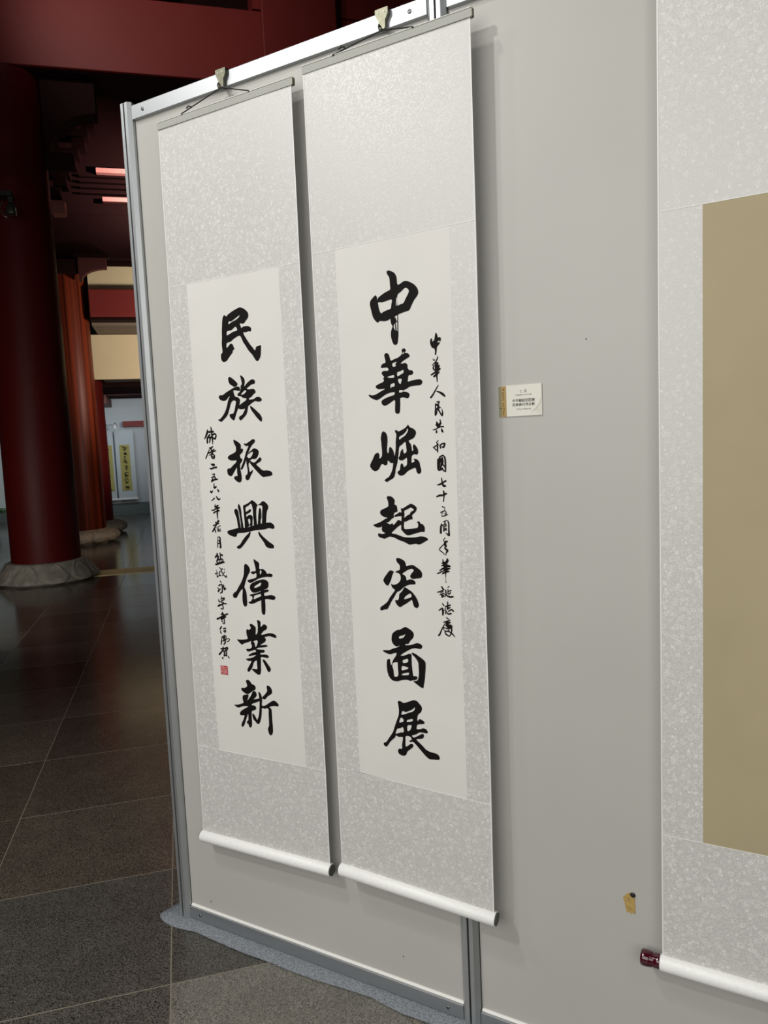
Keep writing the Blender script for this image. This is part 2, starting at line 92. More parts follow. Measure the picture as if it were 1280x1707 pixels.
(1,'S','1303,7782,31 1316,7728,31|1194,7684,32 1212,7621,47 1272,7634,26|1267,7707,21 1411,7748,47 1395,7697,47 1297,7654,26|1324,7692,21 1294,7618,31 1364,7613,26|1242,7559,21 1140,7479,37 1262,7524,42 1384,7574,42 1484,7576,37|1304,7591,21 1387,7606,21|1322,7528,31 1352,7476,42 1341,7412,42 1265,7415,42'),
(1,'S','1303,7308,42 1343,7229,63 1348,7157,63|1261,7241,53 1346,7266,42|1094,7090,64 1205,7136,48 1353,7212,53 1511,7274,47|1249,7094,63 1347,7148,63 1421,7181,52|1362,7112,42 1372,7022,42 1349,6965,42 1286,6987,21|1267,7040,42 1302,7034,37'),
(1,'S','1241,6873,32 1201,6815,53 1161,6765,21|1194,6741,21 1195,6686,48 1221,6647,26|1306,6810,32 1390,6827,53|1300,6732,32 1397,6763,42 1357,6709,53'),
(1,'S','1223,6532,48 1361,6618,37|1394,6594,26 1386,6501,32 1347,6461,42|1344,6562,53 1292,6501,63|1221,6504,21 1195,6409,42 1182,6325,43|1249,6424,42 1385,6492,42|1313,6476,53 1354,6406,53 1288,6326,42|1398,6502,21 1505,6522,26 1519,6487,26 1450,6425,32 1416,6449,16'),
(1,'S','1246,6248,32 1265,6195,53 1224,6136,43|1157,6175,43 1266,6204,53 1313,6200,53|1239,6165,43 1172,6084,48 1082,6000,64|1337,6212,48 1422,6239,53 1418,6192,42 1355,6149,48 1336,6202,42|1224,6126,43 1279,6086,42 1263,5964,43|1294,6124,42 1377,6124,32 1364,5975,42|1278,6077,27 1363,6095,21|1274,6030,27 1359,6048,21|1270,5983,48 1355,6002,42|1198,5897,64 1204,5898,64|1423,5981,32 1460,5930,42'),
(2,'S','3552,14571,37 3556,14486,82 3535,14348,89 3530,14236,67 3531,14165,45 3520,14088,37|3424,14451,45 3416,14374,60 3468,14284,97 3532,14292,97 3629,14345,37|3472,14368,67 3569,14415,82 3650,14455,52 3651,14392,37'),
(2,'S','3448,13989,15 3473,13941,26 3499,13977,11|3569,14034,19 3571,13999,30 3516,13912,30 3425,13842,23|3515,13891,60 3570,13872,45|3513,13834,67 3599,13806,52|3464,13824,30 3446,13769,38 3476,13717,38|3520,13813,67 3539,13712,82 3620,13740,45|3581,13765,60 3522,13671,82|3387,13611,34 3457,13648,45 3538,13676,45|3457,13569,45 3519,13607,60 3601,13664,30|3529,13656,52 3533,13556,38 3536,13457,23 3535,13435,15'),
(2,'S','3560,13352,23 3471,13226,34 3411,13138,42 3352,13077,46|3510,13216,19 3612,13174,53 3689,13119,60 3723,13081,37'),
(2,'S','3491,12953,15 3539,12965,30 3571,12956,38 3528,12894,30|3469,12915,26 3469,12819,34 3461,12726,42 3458,12647,38|3489,12896,45 3543,12872,60 3533,12822,45 3484,12782,30|3541,12822,60 3597,12822,30|3507,12774,23 3487,12681,34 3462,12654,38|3540,12779,45 3592,12690,34 3637,12630,45 3652,12701,30 3635,12787,15'),
(2,'S','3487,12477,38 3500,12415,68 3506,12357,38|3577,12526,30 3587,12475,34 3555,12398,61 3513,12350,46|3460,12410,30 3597,12439,38|3379,12298,19 3439,12306,30 3513,12339,27 3578,12361,30 3658,12364,38|3474,12272,38 3468,12236,49|3607,12309,30 3622,12266,57 3640,12236,38'),
(2,'S','3508,12036,19 3462,11991,27 3489,11961,30|3372,11875,31 3447,11912,31 3496,11939,38|3489,11954,46 3482,11882,42 3480,11759,31|3388,11863,23 3442,11811,38|3551,11923,38 3564,11850,34|3551,11923,30 3617,11956,38 3681,11961,38 3663,11912,45 3645,11869,45 3605,11878,38'),
(2,'S','3473,11592,23 3477,11483,46 3476,11374,46 3494,11323,46 3591,11335,38 3668,11276,30 3672,11370,46 3674,11515,46 3666,11616,45 3613,11675,34 3531,11634,38|3531,11620,46 3510,11518,84 3496,11373,46|3595,11618,46 3598,11516,68 3554,11401,46|3561,11568,84 3589,11488,46 3650,11399,27|3570,11415,38 3528,11358,31 3600,11364,38'),
(2,'S','3558,11125,27 3571,11037,38 3584,10979,54 3614,10935,61 3654,10935,46|3430,10962,15 3503,10972,46 3602,11022,38 3667,11058,46'),
(2,'S','3601,10811,38 3610,10738,46 3602,10643,27 3591,10563,31|3410,10673,31 3492,10705,50 3573,10709,46 3671,10749,46'),
(2,'S','3553,10431,31 3585,10416,27 3625,10409,15 3598,10343,12|3503,10287,31 3581,10321,27 3629,10328,23 3644,10292,27 3642,10233,35|3564,10291,9 3538,10254,12 3527,10195,15|3527,10195,19 3600,10207,27 3690,10241,23|3571,10269,9 3618,10255,15'),
(2,'S','3516,10007,31 3492,9922,50 3486,9789,58|3554,10052,15 3644,10101,17 3691,10073,31 3709,10014,38 3705,9911,38 3705,9808,46 3705,9727,50 3662,9756,39 3616,9792,15|3611,10071,38 3600,9990,27|3526,9970,31 3641,10009,27|3549,9930,27 3639,9969,35|3571,9887,31 3569,9835,39|3572,9901,31 3628,9902,35 3626,9858,39 3579,9872,23'),
(2,'S','3594,9666,19 3547,9605,19 3574,9576,23|3647,9578,46 3598,9562,62 3587,9495,70 3618,9467,46 3576,9413,39 3646,9357,62 3611,9296,31 3602,9259,16|3547,9501,23 3428,9379,27 3499,9314,27 3577,9250,19 3609,9244,12'),
(2,'S','3511,9129,19 3521,9055,47|3633,9141,47 3636,9104,70 3585,9035,70|3479,9031,27 3553,9049,47|3476,8971,31 3559,8997,62|3552,9034,93 3581,8946,117|3623,8977,78 3695,8969,46|3423,8852,31 3498,8897,47 3580,8916,62|3570,8871,86 3693,8917,31|3346,8774,28 3395,8787,35 3503,8838,31 3611,8880,47|3493,8777,39 3576,8819,47 3665,8842,39|3575,8811,31 3572,8736,22 3569,8647,9 3575,8557,20'),
(2,'S','3447,8452,31 3478,8409,47 3501,8381,31|3334,8302,28 3417,8330,32 3517,8382,24|3407,8284,20 3491,8335,24|3397,8239,24 3505,8291,24|3455,8265,39 3460,8190,55 3495,8230,39|3557,8369,35 3562,8287,39 3584,8236,39 3664,8203,47 3749,8217,39|3504,8268,24 3552,8241,24 3526,8202,24|3608,8432,12 3654,8465,27|3623,8388,27 3619,8283,31 3651,8277,31 3685,8317,31|3637,8344,23 3703,8371,31'),
(2,'S','3453,8027,24 3488,7981,39|3351,7842,24 3448,7902,47 3461,7813,55 3454,7737,40|3598,8079,27 3598,7974,39 3587,7898,47|3540,7955,39 3664,8001,39|3587,7905,47 3661,7941,31|3531,7924,24 3511,7847,24|3545,7864,20 3533,7781,39|3568,7828,16 3598,7770,39 3680,7792,39|3609,7839,31 3692,7891,35 3739,7857,47'),
(2,'S','3553,7676,31 3597,7646,31|3467,7556,28 3550,7585,28 3641,7623,31|3507,7536,16 3410,7369,32 3355,7250,40 3321,7208,48|3540,7539,55 3638,7563,47|3590,7566,47 3570,7489,87 3601,7446,79 3699,7462,31|3521,7485,39 3668,7490,47|3470,7427,24 3566,7398,32 3665,7429,47 3679,7377,39 3651,7269,31 3616,7220,28|3460,7404,28 3467,7359,24|3490,7338,24 3512,7264,40 3592,7218,36|3498,7331,40 3612,7326,32 3692,7280,39 3754,7211,20|3572,7338,32 3614,7372,24')]

# ------------------------------------------------------------------ helpers
def lin(h):
    h = h.lstrip('#'); c = [int(h[i:i+2], 16)/255 for i in (0, 2, 4)]
    return tuple(((x/12.92) if x <= .04045 else ((x+.055)/1.055)**2.4) for x in c)+(1,)
def obj(name, data, parent=None, mat=None, loc=None):
    o = bpy.data.objects.new(name, data); scn.collection.objects.link(o)
    if mat is not None and data is not None and not data.materials: data.materials.append(mat)
    if parent is not None: o.parent = parent
    if loc is not None: o.location = loc
    return o
def mesh(verts, faces, smooth=False):
    m = bpy.data.meshes.new('mesh'); m.from_pydata([tuple(v) for v in verts], [], faces); m.update()
    if smooth: m.polygons.foreach_set('use_smooth', [True]*len(m.polygons))
    return m
class MB:
    def __init__(s): s.v = []; s.f = []; s.sm = []
    def add(s, v, f, smooth=False):
        n = len(s.v); s.v += [tuple(x) for x in v]; s.f += [tuple(i+n for i in q) for q in f]; s.sm += [smooth]*len(f)
    def box(s, x0, x1, y0, y1, z0, z1, c=0):
        if c <= 0:
            v = [(x, y, z) for z in (z0, z1) for y in (y0, y1) for x in (x0, x1)]
            s.add(v, [(0, 2, 3, 1), (4, 5, 7, 6), (0, 1, 5, 4), (2, 6, 7, 3), (0, 4, 6, 2), (1, 3, 7, 5)]); return
        import bmesh
        b = bmesh.new(); r = bmesh.ops.create_cube(b, size=1)
        for q in b.verts: q.co = Vector(((x0+x1)/2+q.co.x*(x1-x0), (y0+y1)/2+q.co.y*(y1-y0), (z0+z1)/2+q.co.z*(z1-z0)))
        bmesh.ops.bevel(b, geom=b.edges[:], offset=c, segments=2, affect='EDGES', profile=.5)
        b.verts.index_update()
        s.add([q.co[:] for q in b.verts], [[q.index for q in f.verts] for f in b.faces]); b.free()
    def prism(s, pts, axis, a, b, smooth=False):
        n = len(pts)
        def P(p, h): return {'z': (p[0], p[1], h), 'y': (p[0], h, p[1]), 'x': (h, p[0], p[1])}[axis]
        v = [P(p, a) for p in pts]+[P(p, b) for p in pts]
        s.add(v, [tuple(range(n))[::-1], tuple(range(n, 2*n))])
        s.add(v, [(i, (i+1) % n, n+(i+1) % n, n+i) for i in range(n)], smooth)
    def lathe(s, prof, seg=32, axis='z', cx=0, cy=0, cz=0, mod=None):
        v = []
        for k, (r, h) in enumerate(prof):
            for i in range(seg):
                a = 2*math.pi*i/seg; rr = r*(mod(a, k) if mod else 1)
                x, y = rr*math.cos(a), rr*math.sin(a)
                v.append({'z': (cx+x, cy+y, cz+h), 'x': (cx+h, cy+x, cz+y), 'y': (cx+x, cy+h, cz+y)}[axis])
        f = [(k*seg+i, k*seg+(i+1) % seg, (k+1)*seg+(i+1) % seg, (k+1)*seg+i) for k in range(len(prof)-1) for i in range(seg)]
        s.add(v, f, True)
        s.add(v[:seg], [tuple(range(seg))[::-1]]); s.add(v[-seg:], [tuple(range(seg))])
    def tube(s, pts, r, seg=8):
        pts = [Vector(p) for p in pts]; v = []
        for i, p in enumerate(pts):
            d = (pts[min(i+1, len(pts)-1)]-pts[max(i-1, 0)]).normalized()
            a = d.cross(Vector((0, 0, 1)) if abs(d.z) < .9 else Vector((1, 0, 0))).normalized(); b = d.cross(a)
            rr = r[i] if isinstance(r, (list, tuple)) else r
            v += [p+(a*math.cos(2*math.pi*j/seg)+b*math.sin(2*math.pi*j/seg))*rr for j in range(seg)]
        f = [(k*seg+i, k*seg+(i+1) % seg, (k+1)*seg+(i+1) % seg, (k+1)*seg+i) for k in range(len(pts)-1) for i in range(seg)]
        s.add(v, f, True)
        s.add(v[:seg], [tuple(range(seg))[::-1]]); s.add(v[-seg:], [tuple(range(seg))])
    def mesh(s):
        m = bpy.data.meshes.new('mesh'); m.from_pydata(s.v, [], s.f); m.update()
        m.polygons.foreach_set('use_smooth', s.sm); return m
    def build(s, name, mat, parent=None, loc=None): return obj(name, s.mesh(), parent, mat, loc)
def tag(o, label=None, cat=None, group=None, kind=None):
    if label: o['label'] = label
    if cat: o['category'] = cat
    if group: o['group'] = group
    if kind: o['kind'] = kind
    return o
def thing(name, label, cat, loc=(0, 0, 0), rz=0, group=None):
    o = bpy.data.objects.new(name, None); scn.collection.objects.link(o); o.empty_display_size = .1
    o.location = loc; o.rotation_euler = (0, 0, rz); return tag(o, label, cat, group)
HR = math.radians(45)          # hall rotation: local x = s, local y = t

# ------------------------------------------------------------------ materials
def mat(name, col, rough=.6, metal=0, spec=.5, var=0, vscale=6, bump=0, bscale=40, coat=0, stretch=None):
    m = bpy.data.materials.new(name); m.use_nodes = True; nt = m.node_tree; N = nt.nodes; L = nt.links
    b = N['Principled BSDF']; c = lin(col) if isinstance(col, str) else col
    b.inputs['Base Color'].default_value = c; b.inputs['Roughness'].default_value = rough
    b.inputs['Metallic'].default_value = metal; b.inputs['Specular IOR Level'].default_value = spec
    if coat: b.inputs['Coat Weight'].default_value = coat; b.inputs['Coat Roughness'].default_value = .12
    tc = N.new('ShaderNodeTexCoord'); src = tc.outputs['Object']
    if stretch:
        mp = N.new('ShaderNodeMapping'); mp.inputs['Scale'].default_value = stretch; L.new(src, mp.inputs[0]); src = mp.outputs[0]
    if var:
        n = N.new('ShaderNodeTexNoise'); n.inputs['Scale'].default_value = vscale; n.inputs['Detail'].default_value = 6
        L.new(src, n.inputs['Vector'])
        r = N.new('ShaderNodeValToRGB'); r.color_ramp.elements[0].position = .3; r.color_ramp.elements[1].position = .7
        r.color_ramp.elements[0].color = tuple(x*(1-var) for x in c[:3])+(1,)
        r.color_ramp.elements[1].color = tuple(min(1, x*(1+var)) for x in c[:3])+(1,)
        L.new(n.outputs[0], r.inputs[0]); L.new(r.outputs[0], b.inputs['Base Color'])
    if bump:
        n2 = N.new('ShaderNodeTexNoise'); n2.inputs['Scale'].default_value = bscale; n2.inputs['Detail'].default_value = 4
        L.new(src, n2.inputs['Vector'])
        bp = N.new('ShaderNodeBump'); bp.inputs['Strength'].default_value = bump; bp.inputs['Distance'].default_value = .002
        L.new(n2.outputs[0], bp.inputs['Height']); L.new(bp.outputs[0], b.inputs['Normal'])
    return m

def silk_mat():
    m = bpy.data.materials.new('silk_brocade'); m.use_nodes = True; nt = m.node_tree; N = nt.nodes; L = nt.links
    b = N['Principled BSDF']
    tc = N.new('ShaderNodeTexCoord'); mp = N.new('ShaderNodeMapping'); mp.inputs['Scale'].default_value = (1, 0, 1)
    L.new(tc.outputs['Object'], mp.inputs[0])
    # warp
    nz = N.new('ShaderNodeTexNoise'); nz.inputs['Scale'].default_value = 110; L.new(mp.outputs[0], nz.inputs['Vector'])
    ad = N.new('ShaderNodeVectorMath'); ad.operation = 'MULTIPLY_ADD'; L.new(nz.outputs['Color'], ad.inputs[0])
    ad.inputs[1].default_value = (.006, 0, .006); L.new(mp.outputs[0], ad.inputs[2])
    def ring(scale, r0, r1, off):
        mo = N.new('ShaderNodeVectorMath'); mo.operation = 'ADD'; L.new(ad.outputs[0], mo.inputs[0]); mo.inputs[1].default_value = (off, 0, off*.7)
        v = N.new('ShaderNodeTexVoronoi'); v.voronoi_dimensions = '3D'; v.inputs['Scale'].default_value = scale; v.inputs['Randomness'].default_value = .85
        L.new(mo.outputs[0], v.inputs['Vector'])
        r = N.new('ShaderNodeValToRGB'); e = r.color_ramp.elements
        e[0].position = 0; e[0].color = (.2, .2, .2, 1); e[1].position = r0; e[1].color = (1, 1, 1, 1)
        q = e.new(r1); q.color = (1, 1, 1, 1); q = e.new(r1+.03); q.color = (0, 0, 0, 1)
        q = e.new(max(r0-.05, .02)); q.color = (.1, .1, .1, 1)
        L.new(v.outputs['Distance'], r.inputs[0]); return r.outputs[0]
    a = ring(60, .25, .30, .31); c = ring(74, .25, .29, 3.7)
    mx = N.new('ShaderNodeMath'); mx.operation = 'MAXIMUM'; L.new(a, mx.inputs[0]); L.new(c, mx.inputs[1])
    # fine vine texture
    n3 = N.new('ShaderNodeTexNoise'); n3.inputs['Scale'].default_value = 250; n3.inputs['Detail'].default_value = 1.5; n3.inputs['Distortion'].default_value = 1.2
    L.new(mp.outputs[0], n3.inputs['Vector'])
    vr = N.new('ShaderNodeValToRGB'); vr.color_ramp.elements[0].position = .49; vr.color_ramp.elements[1].position = .53
    L.new(n3.outputs[0], vr.inputs[0])
    mv = N.new('ShaderNodeMath'); mv.operation = 'MULTIPLY'; mv.inputs[1].default_value = .42; L.new(vr.outputs[0], mv.inputs[0])
    nb = N.new('ShaderNodeTexNoise'); nb.inputs['Scale'].default_value = 140; L.new(mp.outputs[0], nb.inputs['Vector'])
    br = N.new('ShaderNodeMapRange'); br.inputs['From Min'].default_value = .38; br.inputs['From Max'].default_value = .55; br.inputs['To Min'].default_value = .55; br.inputs['To Max'].default_value = 1.0
    L.new(nb.outputs[0], br.inputs['Value'])
    mq = N.new('ShaderNodeMath'); mq.operation = 'MULTIPLY'; L.new(mx.outputs[0], mq.inputs[0]); L.new(br.outputs[0], mq.inputs[1])
    mm = N.new('ShaderNodeMath'); mm.operation = 'MAXIMUM'; L.new(mq.outputs[0], mm.inputs[0]); L.new(mv.outputs[0], mm.inputs[1])
    cr = N.new('ShaderNodeValToRGB'); cr.color_ramp.elements[0].color = lin('#c3c2bd'); cr.color_ramp.elements[1].color = lin('#e2e1dc')
    L.new(mm.outputs[0], cr.inputs[0]); L.new(cr.outputs[0], b.inputs['Base Color'])
    rr = N.new('ShaderNodeMapRange'); rr.inputs['To Min'].default_value = .4; rr.inputs['To Max'].default_value = .75
    L.new(mm.outputs[0], rr.inputs['Value']); L.new(rr.outputs[0], b.inputs['Roughness'])
    sp = N.new('ShaderNodeMapRange'); sp.inputs['To Min'].default_value = .9; sp.inputs['To Max'].default_value = .1
    L.new(mm.outputs[0], sp.inputs['Value']); L.new(sp.outputs[0], b.inputs['Specular IOR Level'])
    bp = N.new('ShaderNodeBump'); bp.inputs['Strength'].default_value = .25; bp.inputs['Distance'].default_value = .0006
    L.new(mm.outputs[0], bp.inputs['Height']); L.new(bp.outputs[0], b.inputs['Normal'])
    return m

def granite_mat(name, c0, c1, rough):
    m = bpy.data.materials.new(name); m.use_nodes = True; nt = m.node_tree; N = nt.nodes; L = nt.links
    b = N['Principled BSDF']; g = N.new('ShaderNodeNewGeometry')
    n = N.new('ShaderNodeTexNoise'); n.inputs['Scale'].default_value = 260; n.inputs['Detail'].default_value = 5; n.inputs['Roughness'].default_value = .75
    L.new(g.outputs['Position'], n.inputs['Vector'])
    vo = N.new('ShaderNodeTexVoronoi'); vo.inputs['Scale'].default_value = 430; L.new(g.outputs['Position'], vo.inputs['Vector'])
    sx_ = N.new('ShaderNodeSeparateColor'); L.new(vo.outputs['Color'], sx_.inputs[0])
    av = N.new('ShaderNodeMath'); av.operation = 'MULTIPLY_ADD'; L.new(sx_.outputs[0], av.inputs[0]); av.inputs[1].default_value = .55
    hn = N.new('ShaderNodeMath'); hn.operation = 'MULTIPLY'; hn.inputs[1].default_value = .55; L.new(n.outputs[0], hn.inputs[0]); L.new(hn.outputs[0], av.inputs[2])
    r = N.new('ShaderNodeValToRGB'); r.color_ramp.elements[0].position = .32; r.color_ramp.elements[1].position = .88
    r.color_ramp.elements[0].color = lin(c0); r.color_ramp.elements[1].color = lin(c1); L.new(av.outputs[0], r.inputs[0])
    n2 = N.new('ShaderNodeTexNoise'); n2.inputs['Scale'].default_value = 7; n2.inputs['Detail'].default_value = 5
    L.new(g.outputs['Position'], n2.inputs['Vector'])
    oi = N.new('ShaderNodeObjectInfo'); ar = N.new('ShaderNodeMath'); ar.operation = 'MULTIPLY_ADD'
    L.new(oi.outputs['Random'], ar.inputs[0]); ar.inputs[1].default_value = .25; ar.inputs[2].default_value = .6
    a2 = N.new('ShaderNodeMath'); a2.operation = 'MULTIPLY_ADD'; L.new(n2.outputs[0], a2.inputs[0]); a2.inputs[1].default_value = .7; L.new(ar.outputs[0], a2.inputs[2])
    mu = N.new('ShaderNodeMix'); mu.data_type = 'RGBA'; mu.blend_type = 'MULTIPLY'; mu.inputs[0].default_value = 1
    L.new(r.outputs[0], mu.inputs[6]); L.new(a2.outputs[0], mu.inputs[7]); L.new(mu.outputs[2], b.inputs['Base Color'])
    b.inputs['Roughness'].default_value = rough; b.inputs['Specular IOR Level'].default_value = .55
    bp = N.new('ShaderNodeBump'); bp.inputs['Strength'].default_value = .03; bp.inputs['Distance'].default_value = .001
    L.new(n.outputs[0], bp.inputs['Height']); L.new(bp.outputs[0], b.inputs['Normal'])
    return m

M_panel = mat('panel_laminate', '#b7b5af', .42, spec=.35, var=.02, vscale=3)
M_alu = mat('brushed_aluminium', '#babdbe', .45, .8, var=.05, vscale=30, stretch=(60, 60, 1), bump=.05, bscale=200)
M_alu_rail = mat('matt_aluminium', '#b4b7b9', .42, .9, var=.05, vscale=30, stretch=(1, 60, 60))
M_slot = mat('slot_painted_shadow', '#0c100e', .6)  # near-black strip standing in for the shade inside the post slot
M_bead = mat('white_plastic_bead', '#e9e7e2', .4)
M_screw = mat('screw_steel', '#9b9b98', .3, 1)
M_hole = mat('screw_recess', '#191a18', .5)
M_silk = silk_mat()
M_paper = mat('xuan_paper', '#dcdad4', .75, spec=.2, var=.025, vscale=5, bump=.1, bscale=20)
M_ochre = mat('ochre_silk_paper', '#ada081', .7, spec=.2, var=.04, vscale=6)
M_ink = mat('ink_black', '#120f0d', .7, spec=.15)
M_edge = mat('white_edge_binding', '#e4e4df', .6)
M_batten = mat('batten_silk', '#acaca5', .6, bump=.4, bscale=400)
M_cap = mat('dark_wood_cap', '#4a4c42', .5, var=.25, vscale=90)
M_roller = mat('white_brocade_roller', '#f6f6f2', .38, spec=.5, var=.03, vscale=120, bump=.25, bscale=350)
M_knob = mat('burgundy_lacquer', '#430816', .12, coat=.6)
M_cord = mat('black_cord', '#17140f', .7)
M_clip = mat('zinc_clip', '#6c6b5c', .4, .9, var=.2, vscale=80)
M_felt = mat('blue_grey_felt', '#81868b', .95, spec=.1, var=.45, vscale=230, bump=.8, bscale=300)
M_red = mat('red_paint', '#7d2a26', .55, spec=.35, var=.06, vscale=1.2)
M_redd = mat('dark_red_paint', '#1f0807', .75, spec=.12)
M_lacq = mat('column_lacquer', '#500f0c', .5, spec=.2, var=.08, vscale=1.5)
M_lacq_streaks = mat('orange_lacquer_painted_reflections', '#5c210f', .4, spec=.12, var=.85, vscale=2.6, stretch=(6, 6, .03))  # vertical reflections of lights painted into the lacquer as streaks
M_cream = mat('cream_plaster', '#dfcaa4', .75, var=.03, vscale=2)
M_wallw = mat('far_wall_paint', '#c3ccd2', .8, var=.03, vscale=1)
M_stone = mat('carved_stone', '#8a867b', .75, var=.28, vscale=9, bump=.6, bscale=60)
M_stone2 = mat('pale_carved_stone', '#a89683', .7, var=.2, vscale=9, bump=.5, bscale=60)
M_brass = mat('yellow_stone_band', '#dcc88f', .5, var=.12, vscale=8)
M_grout = mat('pale_grout', '#857c6d', .9)
M_plinth = mat('grey_skirting', '#5f6a6a', .5)
M_leaf = mat('leaf_green', '#3f6b22', .5, var=.4, vscale=12)
M_pot = mat('glazed_pot', '#39423c', .3)
M_gold = mat('gold_leaf_paint', '#8f7434', .4)
M_res = mat('adhesive_residue', '#b09355', .8, var=.2, vscale=120)
G_dark = granite_mat('granite_dark', '#1b1814', '#6b6156', .16)
G_mid = granite_mat('granite_mid', '#231f1a', '#786e62', .18)
G_light = granite_mat('granite_light', '#43413c', '#908c82', .32)
G_rough = granite_mat('granite_flamed', '#171613', '#706c64', .3)

# ------------------------------------------------------------------ setting: floor of square granite tiles turned 45 degrees to the panels
floor = obj('floor', mesh([(-12, -11, -.0006), (12, -11, -.0006), (12, 19.5, -.0006), (-12, 19.5, -.0006)], [(0, 1, 2, 3)]), None, M_grout)
floor.rotation_euler = (0, 0, HR); tag(floor, kind='structure')
TS, TT, G = .636, .626, .0016
def tile_mesh(mt):
    b = MB(); a, c = TS/2-G, TT/2-G
    b.add([(-a, -c, -.012), (a, -c, -.012), (a, c, -.012), (-a, c, -.012), (-a, -c, -.001), (a, -c, -.001), (a, c, -.001), (-a, c, -.001),
           (-a+.001, -c+.001, 0), (a-.001, -c+.001, 0), (a-.001, c-.001, 0), (-a+.001, c-.001, 0)],
          [(0, 1, 5, 4), (1, 2, 6, 5), (2, 3, 7, 6), (3, 0, 4, 7), (4, 5, 9, 8), (5, 6, 10, 9), (6, 7, 11, 10), (7, 4, 8, 11), (8, 9, 10, 11)])
    m = b.mesh(); m.materials.append(mt); return m
TM = [tile_mesh(G_dark), tile_mesh(G_mid), tile_mesh(G_light), tile_mesh(G_rough)]
rng = random.Random(4)
cells = []
for i in range(-19, 19):
    for k in range(-18, 31):
        s, t = -.039+TS*(i+.5), .311+TT*(k+.5)
        p = H(s, t, 0); d = p-cam.location
        z = d.dot(_f)
        vis = z > .3 and -60 < 640+FPX*d.dot(_rr)/z < (420 if 853.5-FPX*d.dot(_uu)/z < 1500 else 1100) and 740 < 853.5-FPX*d.dot(_uu)/z < 2500
        cells.append((0 if vis else 1, d.length, i, k, s, t))
cells.sort()
rest = MB()
for n, (hid, dist, i, k, s, t) in enumerate(cells):
    r = rng.random()
    q = 0 if r < .55 else 1
    if (i, k) in ((-1, -1), (0, -1), (-1, -2), (-2, -1)): q = 3
    if (i, k) in ((0, -2), (0, -3), (1, -2), (1, -3), (2, -3)): q = 2
    if (i, k) in ((-1, 0), (-2, 0), (-2, 1), (-2, 2)): q = 1
    if (i, k) in ((-1, 1), (-1, 2)): q = 0
    if not hid and n < 290:
        o = obj('tile', TM[q], floor, None, (s, t, 0))
    else:
        a, c = TS/2-G, TT/2-G
        rest.box(s-a, s+a, t-c, t+c, -.012, 0)
o = rest.build('outer_tile', G_dark, floor); o['kind'] = 'stuff'

def wallbox(name, x0, x1, y0, y1, z0, z1, m):
    b = MB(); b.box(x0, x1, y0, y1, z0, z1); o = b.build(name, m); o.rotation_euler = (0, 0, HR); return tag(o, kind='structure')
wallbox('wall_back', -9, 9, 17.5, 17.7, 0, 9, M_wallw)
M_hallw = mat('hall_plaster', '#4a4340', .8)
wallbox('wall_left', -9.2, -9, -8, 17.7, 0, 9, M_hallw)
wallbox('wall_right', 9, 9.2, -8, 17.7, 0, 9, M_hallw)
wallbox('wall_front', -9, 9, -8.2, -8, 0, 9, M_hallw)
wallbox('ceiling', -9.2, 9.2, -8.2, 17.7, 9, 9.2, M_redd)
b = MB(); b.box(-9, 9, 17.32, 17.5, 0, .22); b.box(-9, 9, 17.38, 17.5, .22, .26); b.box(-9, 9, 17.0, 17.32, 0, .05)
o = b.build('baseboard_back', M_plinth); o.rotation_euler = (0, 0, HR); tag(o, kind='structure')

# ------------------------------------------------------------------ beams, soffits (hall coordinates)
def hall_thing(name, label, cat, group=None): return thing(name, label, cat, (0, 0, 0), HR, group)
def hbox(par, name, m, *boxes, c=0):
    b = MB()
    for q in boxes: b.box(*q, c=c)
    return b.build(name, m, par)
T = hall_thing('ceiling_beam', 'deep dark red beam crossing high over the nearest column', 'beam')
hbox(T, 'beam_face', M_red, (-8.98, 8.98, 7.3, 7.36, 6.02, 6.87), c=.01)
hbox(T, 'beam_core', M_redd, (-8.98, 8.98, 7.36, 7.93, 6.0, 6.87))
hbox(T, 'upper_board', M_red, (-9, .26, 7.3, 7.8, 6.89, 9), (1.33, 9, 7.3, 7.8, 6.89, 9), (.26, 1.33, 7.3, 7.8, 7.5, 9))
hbox(T, 'recess_board', M_redd, (.26, 1.33, 7.78, 7.85, 6.87, 7.5))
b = MB()
for a in range(8):
    an = a*math.pi/4; b.lathe([(.001, 0), (.03, .004), (.001, .012)], 8, 'y', .62+.045*math.cos(an), 7.765, 7.02+.045*math.sin(an))
b.lathe([(.001, 0), (.025, .006), (.001, .014)], 8, 'y', .62, 7.76, 7.02); b.tube([(.45, 7.77, 7.0), (.53, 7.77, 7.05), (.57, 7.77, 7.02)], .008); b.tube([(.79, 7.77, 7.0), (.71, 7.77, 7.05), (.67, 7.77, 7.02)], .008)
b.build('gilt_flower', M_gold, T)
T = hall_thing('hanging_post', 'dark red square post set against the high beam above the left scroll clip', 'post')
hbox(T, 'post_shaft', M_red, (1.42, 2.36, 7.2, 7.29, 6.0, 8.95), c=.02)
hbox(T, 'edge_fillet', M_redd, (2.37, 2.42, 7.22, 7.29, 6.0, 8.95))
T = hall_thing('tie_beam', 'red beam between brown soffit and cream panel, right of the striped column', 'beam')
hbox(T, 'beam_body', M_red, (-1.2, 8.98, 11.2, 11.55, 3.83, 4.29), c=.015); hbox(T, 'beam_body', M_red, (-8.98, -2.1, 11.2, 11.55, 3.83, 4.29), c=.015)
hbox(T, 'lower_fillet', M_redd, (-1.2, 8.98, 11.22, 11.5, 3.78, 3.828)); hbox(T, 'lower_fillet', M_redd, (-8.98, -2.1, 11.22, 11.5, 3.78, 3.828))
T = hall_thing('plaster_band', 'cream wall panel above the red tie beam, beside a curved bracket', 'wall panel')
hbox(T, 'panel_board', M_cream, (-1.2, 8.98, 11.34, 11.46, 4.295, 4.69)); hbox(T, 'panel_board', M_cream, (-8.98, -2.1, 11.34, 11.46, 4.295, 4.69))
